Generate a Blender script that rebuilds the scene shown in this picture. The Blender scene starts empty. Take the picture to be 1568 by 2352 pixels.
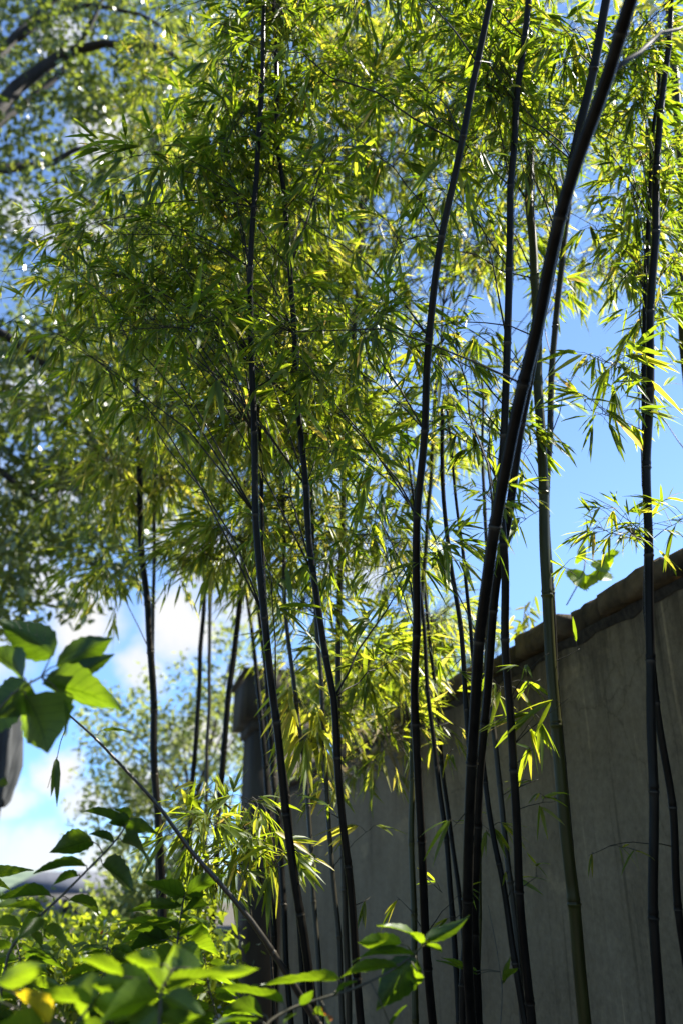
import bpy, math, random
import numpy as np
from math import radians, sin, cos, pi
random.seed(11); RNG = np.random.default_rng(11)
scene = bpy.context.scene
COL = scene.collection

# ------------------------------------------------------------------ camera, sky, sun, exposure
CAM_Z = 1.6
FPX = 1960.0                       # focal length in pixels of the 1568x2352 photograph
PITCH = math.atan((2060 - 1176) / FPX)
cam_data = bpy.data.cameras.new('camera')
cam = bpy.data.objects.new('camera', cam_data); COL.objects.link(cam)
cam.location = (0, 0, CAM_Z); cam.rotation_euler = (pi / 2 + PITCH, 0, 0)
cam_data.sensor_fit = 'VERTICAL'; cam_data.sensor_height = 36; cam_data.lens = 30
cam_data.clip_start = 0.05; cam_data.clip_end = 3000
cam_data.dof.use_dof = True; cam_data.dof.focus_distance = 2.75; cam_data.dof.aperture_fstop = 1.9
scene.camera = cam

SUN_AZ, SUN_EL = radians(75), radians(51)      # azimuth clockwise from straight ahead (+Y)
SUN_DIR = np.array([sin(SUN_AZ) * cos(SUN_EL), cos(SUN_AZ) * cos(SUN_EL), sin(SUN_EL)])
world = bpy.data.worlds.new('World'); scene.world = world; world.use_nodes = True
sun_data = bpy.data.lights.new('sun', 'SUN'); sun_data.energy = 5.0; sun_data.angle = radians(0.55)
sun_data.color = (1.0, 0.95, 0.86)
sun = bpy.data.objects.new('sun', sun_data); COL.objects.link(sun)
sun.rotation_euler = (pi / 2 - SUN_EL, 0, -SUN_AZ + pi)   # lamp shines along -Z of its own frame
import mathutils
sun.rotation_euler = mathutils.Vector((-SUN_DIR[0], -SUN_DIR[1], -SUN_DIR[2])).to_track_quat('-Z', 'Y').to_euler()

scene.view_settings.view_transform = 'Standard'; scene.view_settings.look = 'None'
scene.view_settings.gamma = 1.0; scene.view_settings.exposure = 2.0
scene.render.engine = 'CYCLES'
scene.cycles.use_denoising = True
scene.cycles.max_bounces = 8; scene.cycles.diffuse_bounces = 4; scene.cycles.transmission_bounces = 6
scene.cycles.sample_clamp_indirect = 6.0

CP, SP = cos(PITCH), sin(PITCH)
def ray(X, Y):
    a = (X - 784) / FPX; b = (1176 - Y) / FPX
    return np.array([a, CP - b * SP, SP + b * CP])
def P(X, Y, y):
    """world point seen at (X, Y) of the photograph, y metres in front of the camera"""
    d = ray(X, Y)
    return np.array([0, 0, CAM_Z]) + d * (y / d[1])
def PS(X, Y, s):
    return np.array([0, 0, CAM_Z]) + ray(X, Y) * s
def axis_depth(p):
    return p[1] * CP + (p[2] - CAM_Z) * SP

SKY_PUFFS = [  # photograph position of the cloud, size, strength
    (185, 1430, .062, 1.0), (110, 1350, .04, .9), (60, 1250, .045, .8), (420, 1430, .062, 1.0), (330, 1540, .040, .9),
    (470, 1300, .05, .8), (560, 1400, .04, .8), (460, 1700, .045, 1.0), (120, 1770, .038, 1.0), (20, 1830, .03, .9),
    (170, 1850, .036, .9), (60, 1975, .045, .9), (230, 1985, .045, .9), (820, 1310, .05, .7),
    (330, 1800, .042, .9), (-60, 1950, .05, .9), (600, 1620, .07, .7), (-120, 1500, .10, .9),
    (-200, 1100, .12, .8), (240, 1150, .05, .7), (450, 1980, .05, .8), (260, 300, .06, .9), (180, 520, .05, .8), (60, 900, .05, .8), (150, 80, .04, .8), (60, 480, .035, .8), (250, 960, .05, .8), (120, 1120, .05, .8), (360, 1180, .045, .8)]
def build_world():
    nt = world.node_tree; N = nt.nodes; L = nt.links; N.clear()
    out = N.new('ShaderNodeOutputWorld')
    sky = N.new('ShaderNodeTexSky'); sky.sky_type = 'NISHITA'; sky.sun_disc = False
    sky.sun_elevation = SUN_EL; sky.sun_rotation = SUN_AZ
    sky.altitude = 300; sky.air_density = .8; sky.dust_density = 0.0; sky.ozone_density = 3.0
    bg = N.new('ShaderNodeBackground'); bg.inputs['Strength'].default_value = 0.084
    hs = N.new('ShaderNodeHueSaturation'); hs.inputs['Saturation'].default_value = 1.03; hs.inputs['Value'].default_value = 1.0
    L.new(sky.outputs[0], hs.inputs['Color'])
    cl = N.new('ShaderNodeBackground'); cl.inputs['Color'].default_value = (1, 1, 1.0, 1); cl.inputs['Strength'].default_value = .25
    tc = N.new('ShaderNodeTexCoord')
    sz = N.new('ShaderNodeSeparateXYZ'); L.new(tc.outputs['Generated'], sz.inputs[0])
    lowf = N.new('ShaderNodeMapRange'); lowf.interpolation_type = 'SMOOTHSTEP'; lowf.inputs['From Min'].default_value = 0; lowf.inputs['From Max'].default_value = .42
    lowf.inputs['To Min'].default_value = 1; lowf.inputs['To Max'].default_value = 0; L.new(sz.outputs['Z'], lowf.inputs['Value'])
    clear = N.new('ShaderNodeMix'); clear.data_type = 'RGBA'; clear.blend_type = 'MULTIPLY'; clear.inputs['B'].default_value = (.42, .62, .86, 1)
    L.new(lowf.outputs[0], clear.inputs['Factor']); L.new(hs.outputs[0], clear.inputs['A']); L.new(clear.outputs['Result'], bg.inputs['Color'])
    nz = N.new('ShaderNodeTexNoise'); nz.inputs['Scale'].default_value = 14; nz.inputs['Detail'].default_value = 6; nz.inputs['Roughness'].default_value = .6
    L.new(tc.outputs['Generated'], nz.inputs['Vector'])
    sub = N.new('ShaderNodeVectorMath'); sub.operation = 'SUBTRACT'; sub.inputs[1].default_value = (.5, .5, .5)
    L.new(nz.outputs['Color'], sub.inputs[0])
    sc = N.new('ShaderNodeVectorMath'); sc.operation = 'SCALE'; sc.inputs['Scale'].default_value = .08
    L.new(sub.outputs[0], sc.inputs[0])
    add = N.new('ShaderNodeVectorMath'); add.operation = 'ADD'
    L.new(tc.outputs['Generated'], add.inputs[0]); L.new(sc.outputs[0], add.inputs[1])
    last = None
    for X, Y, r, k in SKY_PUFFS:
        d = ray(X, Y); d = d / np.linalg.norm(d)
        ds = N.new('ShaderNodeVectorMath'); ds.operation = 'DISTANCE'; ds.inputs[1].default_value = tuple(d)
        L.new(add.outputs[0], ds.inputs[0])
        mr = N.new('ShaderNodeMapRange'); mr.interpolation_type = 'SMOOTHSTEP'
        mr.inputs['From Min'].default_value = r; mr.inputs['From Max'].default_value = r * .35
        mr.inputs['To Min'].default_value = 0; mr.inputs['To Max'].default_value = k
        L.new(ds.outputs['Value'], mr.inputs['Value'])
        if last is None: last = mr.outputs[0]
        else:
            mx = N.new('ShaderNodeMath'); mx.operation = 'MAXIMUM'
            L.new(last, mx.inputs[0]); L.new(mr.outputs[0], mx.inputs[1]); last = mx.outputs[0]
    mix = N.new('ShaderNodeMixShader')
    L.new(last, mix.inputs[0]); L.new(bg.outputs[0], mix.inputs[1]); L.new(cl.outputs[0], mix.inputs[2])
    L.new(mix.outputs[0], out.inputs['Surface'])
build_world()

# ------------------------------------------------------------------ object helpers
def tag(o, label=None, cat=None, group=None, kind=None):
    if label: o['label'] = label
    if cat: o['category'] = cat
    if group: o['group'] = group
    if kind: o['kind'] = kind
    return o
def thing(name, label, cat, loc=(0, 0, 0), group=None):
    o = bpy.data.objects.new(name, None); COL.objects.link(o)
    o.location = tuple(float(v) for v in loc); o.empty_display_size = .1
    return tag(o, label, cat, group)
def world_loc(o):
    p = np.array(o.location)
    while o.parent is not None:
        o = o.parent; p = p + np.array(o.location)
    return p
def mesh_obj(name, verts, faces, material, parent=None, attrs=None, smooth=True):
    """one mesh object; verts are world coordinates, shifted to the parent's own frame"""
    verts = np.asarray(verts, dtype=np.float64).reshape(-1, 3)
    if parent is not None: verts = verts - world_loc(parent)
    me = bpy.data.meshes.new(name)
    if isinstance(faces, tuple):            # (loop vertex array, loop totals)
        loops, tot = faces
        me.vertices.add(len(verts)); me.vertices.foreach_set('co', verts.astype(np.float32).ravel())
        me.loops.add(len(loops)); me.loops.foreach_set('vertex_index', loops.astype(np.int32))
        me.polygons.add(len(tot))
        start = np.concatenate([[0], np.cumsum(tot)[:-1]]).astype(np.int32)
        me.polygons.foreach_set('loop_start', start)
        me.update(calc_edges=True); me.validate()
    else:
        me.from_pydata([tuple(v) for v in verts], [], [tuple(f) for f in faces]); me.update()
    if smooth: me.polygons.foreach_set('use_smooth', np.ones(len(me.polygons), dtype=bool))
    if attrs:
        for k, v in attrs.items():
            a = me.attributes.new(k, 'FLOAT', 'POINT'); a.data.foreach_set('value', np.asarray(v, dtype=np.float32))
    me.materials.append(material)
    o = bpy.data.objects.new(name, me); COL.objects.link(o)
    if parent is not None: o.parent = parent
    return o
def unit(v):
    v = np.asarray(v, float); n = np.linalg.norm(v, axis=-1, keepdims=True); return v / np.maximum(n, 1e-9)

class Geo:
    """collects pieces of one mesh"""
    def __init__(s): s.v = []; s.l = []; s.t = []; s.n = 0; s.tone = []
    def add(s, verts, loops, tot, tone=0.5):
        verts = np.asarray(verts, float).reshape(-1, 3)
        s.v.append(verts); s.l.append(np.asarray(loops) + s.n); s.t.append(np.asarray(tot)); s.n += len(verts)
        s.tone.append(np.full(len(verts), tone) if np.isscalar(tone) else np.asarray(tone))
    def tube(s, pts, rad, sides=8, tone=.5, cap=True):
        pts = np.asarray(pts, float); rad = np.broadcast_to(np.asarray(rad, float), (len(pts),))
        tan = unit(np.gradient(pts, axis=0)); ref = np.array([0, 1.0, 0.13]) if abs(tan[0][1]) < .9 else np.array([1.0, 0, 0])
        a = unit(np.cross(tan, ref)); b = np.cross(tan, a)
        th = np.arange(sides) * 2 * pi / sides
        ring = pts[:, None] + rad[:, None, None] * (np.cos(th)[None, :, None] * a[:, None] + np.sin(th)[None, :, None] * b[:, None])
        n = len(pts); i = np.arange(n - 1)[:, None] * sides; j = np.arange(sides)[None]; k = (j + 1) % sides
        q = np.stack([i + j, i + k, i + sides + k, i + sides + j], -1).reshape(-1)
        tone_v = np.repeat(np.broadcast_to(tone, (n,)), sides)
        loops = [q]; tot = [np.full((n - 1) * sides, 4)]
        if cap and sides > 3:
            loops += [np.arange(sides)[::-1], np.arange(sides) + (n - 1) * sides]; tot += [np.array([sides, sides])]
        s.add(ring.reshape(-1, 3), np.concatenate(loops), np.concatenate(tot), tone_v)
    def box(s, lo, hi, tone=.5, frame=None, jitter=0):
        lo = np.array(lo, float); hi = np.array(hi, float)
        c = np.array([[x, y, z] for z in (0, 1) for y in (0, 1) for x in (0, 1)], float)
        v = lo + c * (hi - lo)
        if jitter: v = v + RNG.uniform(-jitter, jitter, v.shape)
        if frame is not None: v = frame(v)
        f = [[0, 2, 3, 1], [4, 5, 7, 6], [0, 1, 5, 4], [2, 6, 7, 3], [0, 4, 6, 2], [1, 3, 7, 5]]
        s.add(v, np.array(f).ravel(), np.full(6, 4), tone)
    def build(s, name, material, parent=None, smooth=True):
        return mesh_obj(name, np.concatenate(s.v), (np.concatenate(s.l), np.concatenate(s.t)), material, parent,
                        {'tone': np.concatenate(s.tone)}, smooth)

# ------------------------------------------------------------------ materials
def new_mat(name):
    m = bpy.data.materials.new(name); m.use_nodes = True
    nt = m.node_tree; nt.nodes.clear()
    out = nt.nodes.new('ShaderNodeOutputMaterial')
    return m, nt, nt.nodes, nt.links, out
def ramp(N, stops):
    r = N.new('ShaderNodeValToRGB'); e = r.color_ramp.elements
    while len(e) < len(stops): e.new(.5)
    for el, (p, c) in zip(e, stops): el.position = p; el.color = (*c, 1)
    return r
def attr(N, name):
    a = N.new('ShaderNodeAttribute'); a.attribute_type = 'GEOMETRY'; a.attribute_name = name; return a
def leaf_mat(name, refl, trans, rough=.42, spec=.5, mixf=.5, veins=False):
    m, nt, N, L, out = new_mat(name)
    at = attr(N, 'tone')
    cr = ramp(N, refl); ct = ramp(N, trans)
    L.new(at.outputs['Fac'], cr.inputs[0]); L.new(at.outputs['Fac'], ct.inputs[0])
    col_r, col_t = cr.outputs[0], ct.outputs[0]
    pb = N.new('ShaderNodeBsdfPrincipled'); pb.inputs['Roughness'].default_value = rough
    pb.inputs['Specular IOR Level'].default_value = spec
    tr = N.new('ShaderNodeBsdfTranslucent')
    if veins:
        u = attr(N, 'u'); v = attr(N, 'v')
        def math_(op, a, b):
            n = N.new('ShaderNodeMath'); n.operation = op
            for k, x in enumerate((a, b)):
                if x is None: continue
                if isinstance(x, (int, float)): n.inputs[k].default_value = x
                else: L.new(x, n.inputs[k])
            return n.outputs[0]
        av = math_('ABSOLUTE', v.outputs['Fac'], None)
        ph = math_('SUBTRACT', math_('MULTIPLY', u.outputs['Fac'], 7.5), math_('MULTIPLY', av, 1.7))
        fr = math_('ABSOLUTE', math_('SUBTRACT', math_('FRACT', ph, None), .5), None)
        side = math_('LESS_THAN', fr, .05)
        mid = math_('LESS_THAN', av, .045)
        vn = math_('MAXIMUM', side, mid)
        nz = N.new('ShaderNodeTexNoise'); nz.inputs['Scale'].default_value = 38; nz.inputs['Detail'].default_value = 4
        tcc = N.new('ShaderNodeTexCoord'); L.new(tcc.outputs['Object'], nz.inputs['Vector'])
        def dark(colr, f):
            mx = N.new('ShaderNodeMix'); mx.data_type = 'RGBA'; mx.blend_type = 'MULTIPLY'
            L.new(math_('MULTIPLY', vn, f), mx.inputs['Factor']); L.new(colr, mx.inputs['A'])
            mx.inputs['B'].default_value = (.45, .5, .3, 1)
            m2 = N.new('ShaderNodeMix'); m2.data_type = 'RGBA'; m2.blend_type = 'MULTIPLY'
            rr = ramp(N, [(.3, (.72, .78, .7)), (.65, (1, 1, 1))]); L.new(nz.outputs['Fac'], rr.inputs[0])
            m2.inputs['Factor'].default_value = 1; L.new(mx.outputs['Result'], m2.inputs['A']); L.new(rr.outputs[0], m2.inputs['B'])
            return m2.outputs['Result']
        col_t = dark(col_t, .8); col_r = dark(col_r, .3)
        bp = N.new('ShaderNodeBump'); bp.inputs['Strength'].default_value = .5; bp.inputs['Distance'].default_value = .001
        L.new(math_('MULTIPLY', vn, -1), bp.inputs['Height']); L.new(bp.outputs[0], pb.inputs['Normal'])
    L.new(col_r, pb.inputs['Base Color']); L.new(col_t, tr.inputs['Color'])
    mx = N.new('ShaderNodeMixShader'); mx.inputs[0].default_value = mixf
    L.new(pb.outputs[0], mx.inputs[1]); L.new(tr.outputs[0], mx.inputs[2])
    L.new(mx.outputs[0], out.inputs['Surface'])
    return m
def plain_mat(name, c0, c1, rough=.6, scale=8, stretch=(1, 1, 1), bump=.2, spec=.4, tone_stops=None, detail=5, bdist=.01, tint=(1, 1, 1)):
    m, nt, N, L, out = new_mat(name)
    pb = N.new('ShaderNodeBsdfPrincipled'); pb.inputs['Roughness'].default_value = rough; pb.inputs['Specular IOR Level'].default_value = spec
    pb.inputs['Specular Tint'].default_value = (*tint, 1)
    tc = N.new('ShaderNodeTexCoord'); mp = N.new('ShaderNodeMapping'); mp.inputs['Scale'].default_value = stretch
    L.new(tc.outputs['Object'], mp.inputs['Vector'])
    nz = N.new('ShaderNodeTexNoise'); nz.inputs['Scale'].default_value = scale; nz.inputs['Detail'].default_value = detail
    L.new(mp.outputs[0], nz.inputs['Vector'])
    r = ramp(N, [(.3, c0), (.7, c1)]); L.new(nz.outputs['Fac'], r.inputs[0])
    col = r.outputs[0]
    if tone_stops:
        at = attr(N, 'tone'); r2 = ramp(N, tone_stops); L.new(at.outputs['Fac'], r2.inputs[0])
        mx = N.new('ShaderNodeMix'); mx.data_type = 'RGBA'; mx.blend_type = 'MULTIPLY'; mx.inputs['Factor'].default_value = 1
        L.new(col, mx.inputs['A']); L.new(r2.outputs[0], mx.inputs['B']); col = mx.outputs['Result']
    L.new(col, pb.inputs['Base Color'])
    if bump:
        b = N.new('ShaderNodeBump'); b.inputs['Strength'].default_value = bump; b.inputs['Distance'].default_value = bdist
        L.new(nz.outputs['Fac'], b.inputs['Height']); L.new(b.outputs[0], pb.inputs['Normal'])
    L.new(pb.outputs[0], out.inputs['Surface'])
    return m

M = {}
M['leaf_near'] = leaf_mat('bamboo_leaf', [(0, (.03, .06, .008)), (.75, (.075, .11, .015)), (.93, (.16, .16, .025)), (1, (.42, .33, .10))],
                          [(0, (.12, .21, .006)), (.7, (.37, .46, .015)), (.92, (.60, .52, .04)), (1, (.70, .44, .10))], rough=.44, mixf=.55, spec=.4)
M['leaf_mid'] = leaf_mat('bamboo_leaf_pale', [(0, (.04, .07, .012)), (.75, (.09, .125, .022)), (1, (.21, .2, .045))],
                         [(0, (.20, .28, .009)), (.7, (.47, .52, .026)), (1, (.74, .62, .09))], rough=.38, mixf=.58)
M['leaf_tree'] = leaf_mat('tree_leaf', [(0, (.03, .05, .014)), (1, (.07, .09, .025))],
                          [(0, (.13, .19, .018)), (1, (.34, .39, .045))], rough=.26, spec=.75, mixf=.4)
M['leaf_pale'] = leaf_mat('pale_tree_leaf', [(0, (.07, .11, .03)), (1, (.15, .18, .06))],
                          [(0, (.26, .32, .06)), (1, (.42, .45, .11))], rough=.4, mixf=.5)
M['leaf_shrub'] = leaf_mat('shrub_leaf', [(0, (.025, .06, .012)), (.8, (.09, .15, .02)), (.9, (.3, .24, .02)), (1, (.35, .12, .02))],
                           [(0, (.09, .16, .004)), (.8, (.33, .46, .010)), (.9, (.8, .58, .015)), (1, (.8, .25, .02))], rough=.42, mixf=.58, veins=True)
M['leaf_bush'] = leaf_mat('bush_leaf', [(0, (.03, .06, .012)), (1, (.09, .13, .022))],
                          [(0, (.17, .25, .01)), (1, (.46, .52, .025))], rough=.33, mixf=.52)
M['culm'] = plain_mat('black_bamboo_culm', (.004, .004, .0038), (.011, .010, .008), rough=.34, scale=14, stretch=(3, 3, .5), bump=.1, spec=.11, tint=(1, .84, .62),
                      tone_stops=[(0, (.4, .4, .4)), (.5, (1, 1, 1)), (.7, (2.2, 2.1, 1.9)), (1, (9, 8.6, 7.6))])
M['culm_gloss'] = plain_mat('glossy_dark_cane', (.006, .006, .005), (.016, .014, .011), rough=.3, scale=14, stretch=(3, 3, .5), bump=.1, spec=.6, tint=(1, .92, .8),
                      tone_stops=[(0, (.4, .4, .4)), (.5, (1, 1, 1)), (1, (6, 5.6, 5))])
M['culm_green'] = plain_mat('green_bamboo_culm', (.017, .018, .004), (.036, .036, .009), rough=.36, scale=12, stretch=(3, 3, .4), bump=.06, spec=.25, tint=(1, .85, .6),
                            tone_stops=[(0, (.4, .4, .4)), (.5, (1, 1, 1)), (1, (2.2, 2.1, 1.9))])
M['culm_grey'] = plain_mat('grey_bamboo_culm', (.013, .0125, .008), (.028, .026, .018), rough=.38, scale=12, stretch=(3, 3, .4), bump=.06, spec=.3, tint=(1, .85, .65),
                           tone_stops=[(0, (.4, .4, .4)), (.5, (1, 1, 1)), (1, (2.4, 2.3, 2.1))])
M['twig'] = plain_mat('bamboo_twig', (.012, .011, .006), (.03, .025, .012), rough=.6, scale=20, bump=0, spec=.2)
M['bark'] = plain_mat('tree_bark', (.01, .0085, .0065), (.028, .023, .017), rough=.85, scale=9, stretch=(1, 1, .3), bump=.6)
M['stem'] = plain_mat('shrub_stem', (.035, .03, .018), (.08, .07, .035), rough=.6, scale=40, bump=.1)
M['soil'] = plain_mat('soil', (.03, .024, .016), (.08, .065, .04), rough=.95, scale=5, bump=.5, detail=8)
M['hill'] = plain_mat('wooded_hill', (.05, .075, .05), (.10, .13, .085), rough=1, scale=.12, bump=.6, bdist=2)
M['roof'] = plain_mat('slate_roof', (.06, .065, .08), (.10, .105, .12), rough=.8, scale=3, bump=.1)
M['house'] = plain_mat('grey_house_wall', (.08, .08, .085), (.13, .13, .135), rough=.9, scale=2, bump=.1)
M['dark'] = plain_mat('dark_opening', (.01, .01, .012), (.02, .02, .022), rough=.3, scale=2, bump=0)
M['pier'] = plain_mat('pier_render', (.022, .018, .012), (.055, .046, .032), rough=.9, scale=4, stretch=(1, 1, .35), bump=.3)
M['post'] = plain_mat('concrete_post', (.2, .18, .15), (.34, .31, .26), rough=.9, scale=6, stretch=(1, 1, .4), bump=.3)
M['coping'] = plain_mat('coping_stone', (.028, .020, .010), (.125, .086, .042), rough=.95, scale=11, bump=.9, detail=8, bdist=.02,
                        tone_stops=[(0, (.55, .55, .55)), (1, (1.25, 1.2, 1.1))])
M['mortar'] = plain_mat('crumbling_mortar', (.018, .014, .009), (.055, .043, .028), rough=1, scale=30, bump=.8, detail=8)
M['cloth'] = plain_mat('grey_cloth', (.025, .027, .028), (.06, .063, .064), rough=.9, scale=30, stretch=(1, 1, .1), bump=.2)
M['metal'] = plain_mat('grey_metal', (.07, .075, .08), (.11, .11, .12), rough=.45, scale=5, bump=0)
M['dry'] = leaf_mat('dry_stalk', [(0, (.22, .17, .08)), (1, (.5, .42, .24))], [(0, (.2, .15, .06)), (1, (.45, .36, .18))], rough=.7, mixf=.35)

def plaster_mat():
    m, nt, N, L, out = new_mat('stained_plaster')
    pb = N.new('ShaderNodeBsdfPrincipled'); pb.inputs['Roughness'].default_value = .92; pb.inputs['Specular IOR Level'].default_value = .25
    tc = N.new('ShaderNodeTexCoord')
    def noise(scale, st, det=6, rough=.55):
        mp = N.new('ShaderNodeMapping'); mp.inputs['Scale'].default_value = st; L.new(tc.outputs['Object'], mp.inputs['Vector'])
        n = N.new('ShaderNodeTexNoise'); n.inputs['Scale'].default_value = scale; n.inputs['Detail'].default_value = det; n.inputs['Roughness'].default_value = rough
        L.new(mp.outputs[0], n.inputs['Vector']); return n.outputs['Fac']
    base = ramp(N, [(.25, (.108, .080, .044)), (.45, (.166, .126, .071)), (.6, (.194, .149, .087)), (.8, (.26, .204, .126))]); L.new(noise(2.3, (1, 1, .8), 9, .66), base.inputs[0])
    streak = ramp(N, [(.28, (.6, .6, .58)), (.42, (1, 1, 1)), (.66, (1, 1, 1)), (.74, (1.75, 1.7, 1.6))]); L.new(noise(15, (1.5, 1.5, .045), 5), streak.inputs[0])
    fine = ramp(N, [(.3, (.76, .76, .76)), (.7, (1.2, 1.2, 1.2))]); L.new(noise(38, (1, 1, 1), 6, .7), fine.inputs[0])
    def mul(a, b):
        mx = N.new('ShaderNodeMix'); mx.data_type = 'RGBA'; mx.blend_type = 'MULTIPLY'; mx.inputs['Factor'].default_value = 1
        L.new(a, mx.inputs['A']); L.new(b, mx.inputs['B']); return mx.outputs['Result']
    # damp stains running down from the coping, hairline cracks, patched spots
    sep = N.new('ShaderNodeSeparateXYZ'); L.new(tc.outputs['Object'], sep.inputs[0])
    drip = N.new('ShaderNodeMath'); drip.operation = 'MULTIPLY_ADD'; drip.inputs[1].default_value = 1.5; L.new(noise(9, (1.3, 1.3, .05), 4), drip.inputs[0]); L.new(sep.outputs['Z'], drip.inputs[2])
    dr = N.new('ShaderNodeMapRange'); dr.interpolation_type = 'SMOOTHSTEP'; dr.inputs['From Min'].default_value = 3.05; dr.inputs['From Max'].default_value = 3.5; dr.inputs['To Min'].default_value = 1; dr.inputs['To Max'].default_value = .5
    L.new(drip.outputs[0], dr.inputs['Value'])
    wob = N.new('ShaderNodeVectorMath'); wob.operation = 'MULTIPLY_ADD'
    nzc = N.new('ShaderNodeTexNoise'); nzc.inputs['Scale'].default_value = 4; nzc.inputs['Detail'].default_value = 6; L.new(tc.outputs['Object'], nzc.inputs['Vector'])
    L.new(nzc.outputs['Color'], wob.inputs[0]); wob.inputs[1].default_value = (.45, .45, .45); L.new(tc.outputs['Object'], wob.inputs[2])
    vo = N.new('ShaderNodeTexVoronoi'); vo.feature = 'DISTANCE_TO_EDGE'; vo.inputs['Scale'].default_value = .75; L.new(wob.outputs[0], vo.inputs['Vector'])
    ck = ramp(N, [(0, (.72, .71, .68)), (.004, (.9, .9, .88)), (.012, (1, 1, 1))]); L.new(vo.outputs['Distance'], ck.inputs[0])
    patch = ramp(N, [(.60, (1, 1, 1)), (.63, (1.28, 1.26, 1.2))]); L.new(noise(1.9, (1, 1, 1.4), 7, .6), patch.inputs[0])
    dm = N.new('ShaderNodeCombineColor')
    for k in range(3): L.new(dr.outputs[0], dm.inputs[k])
    L.new(mul(mul(mul(mul(mul(base.outputs[0], streak.outputs[0]), fine.outputs[0]), dm.outputs[0]), ck.outputs[0]), patch.outputs[0]), pb.inputs['Base Color'])
    b1 = N.new('ShaderNodeBump'); b1.inputs['Strength'].default_value = .5; b1.inputs['Distance'].default_value = .012
    L.new(noise(7, (1, 1, 1), 8, .65), b1.inputs['Height']); L.new(b1.outputs[0], pb.inputs['Normal'])
    L.new(pb.outputs[0], out.inputs['Surface'])
    return m
M['plaster'] = plaster_mat()

# ------------------------------------------------------------------ setting: ground and hills
def build_ground():
    n = 60; s = np.sign(np.linspace(-1, 1, n)) * np.abs(np.linspace(-1, 1, n)) ** 3 * 900
    X, Y = np.meshgrid(s, s); Z = np.where(np.hypot(X, Y) < 25, RNG.normal(0, .012, X.shape), 0) - .02
    v = np.stack([X, Y, Z], -1).reshape(-1, 3)
    i = (np.arange(n - 1)[:, None] * n + np.arange(n - 1)[None]).ravel()
    q = np.stack([i, i + 1, i + n + 1, i + n], -1).ravel()
    tag(mesh_obj('ground', v, (q, np.full((n - 1) ** 2, 4)), M['soil']), kind='structure')
    xs = np.linspace(-500, 300, 90); rows = []
    for k, (dy, hk) in enumerate([(0, 0), (25, .55), (55, .9), (90, 1.0), (160, .6), (230, 0)]):
        h = 13 + 4 * np.sin(xs * .018 + .6) + 2.5 * np.sin(xs * .05 + 2) + RNG.normal(0, .5, len(xs))
        rows.append(np.stack([xs, np.full_like(xs, 300 + dy), np.maximum(h * hk, 0) - .3 * (hk == 0)], -1))
    v = np.concatenate(rows); n = len(xs)
    i = (np.arange(len(rows) - 1)[:, None] * n + np.arange(n - 1)[None]).ravel()
    tag(mesh_obj('hills', v, (np.stack([i, i + 1, i + n + 1, i + n], -1).ravel(), np.full(len(i), 4)), M['hill']), kind='structure')
build_ground()

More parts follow.
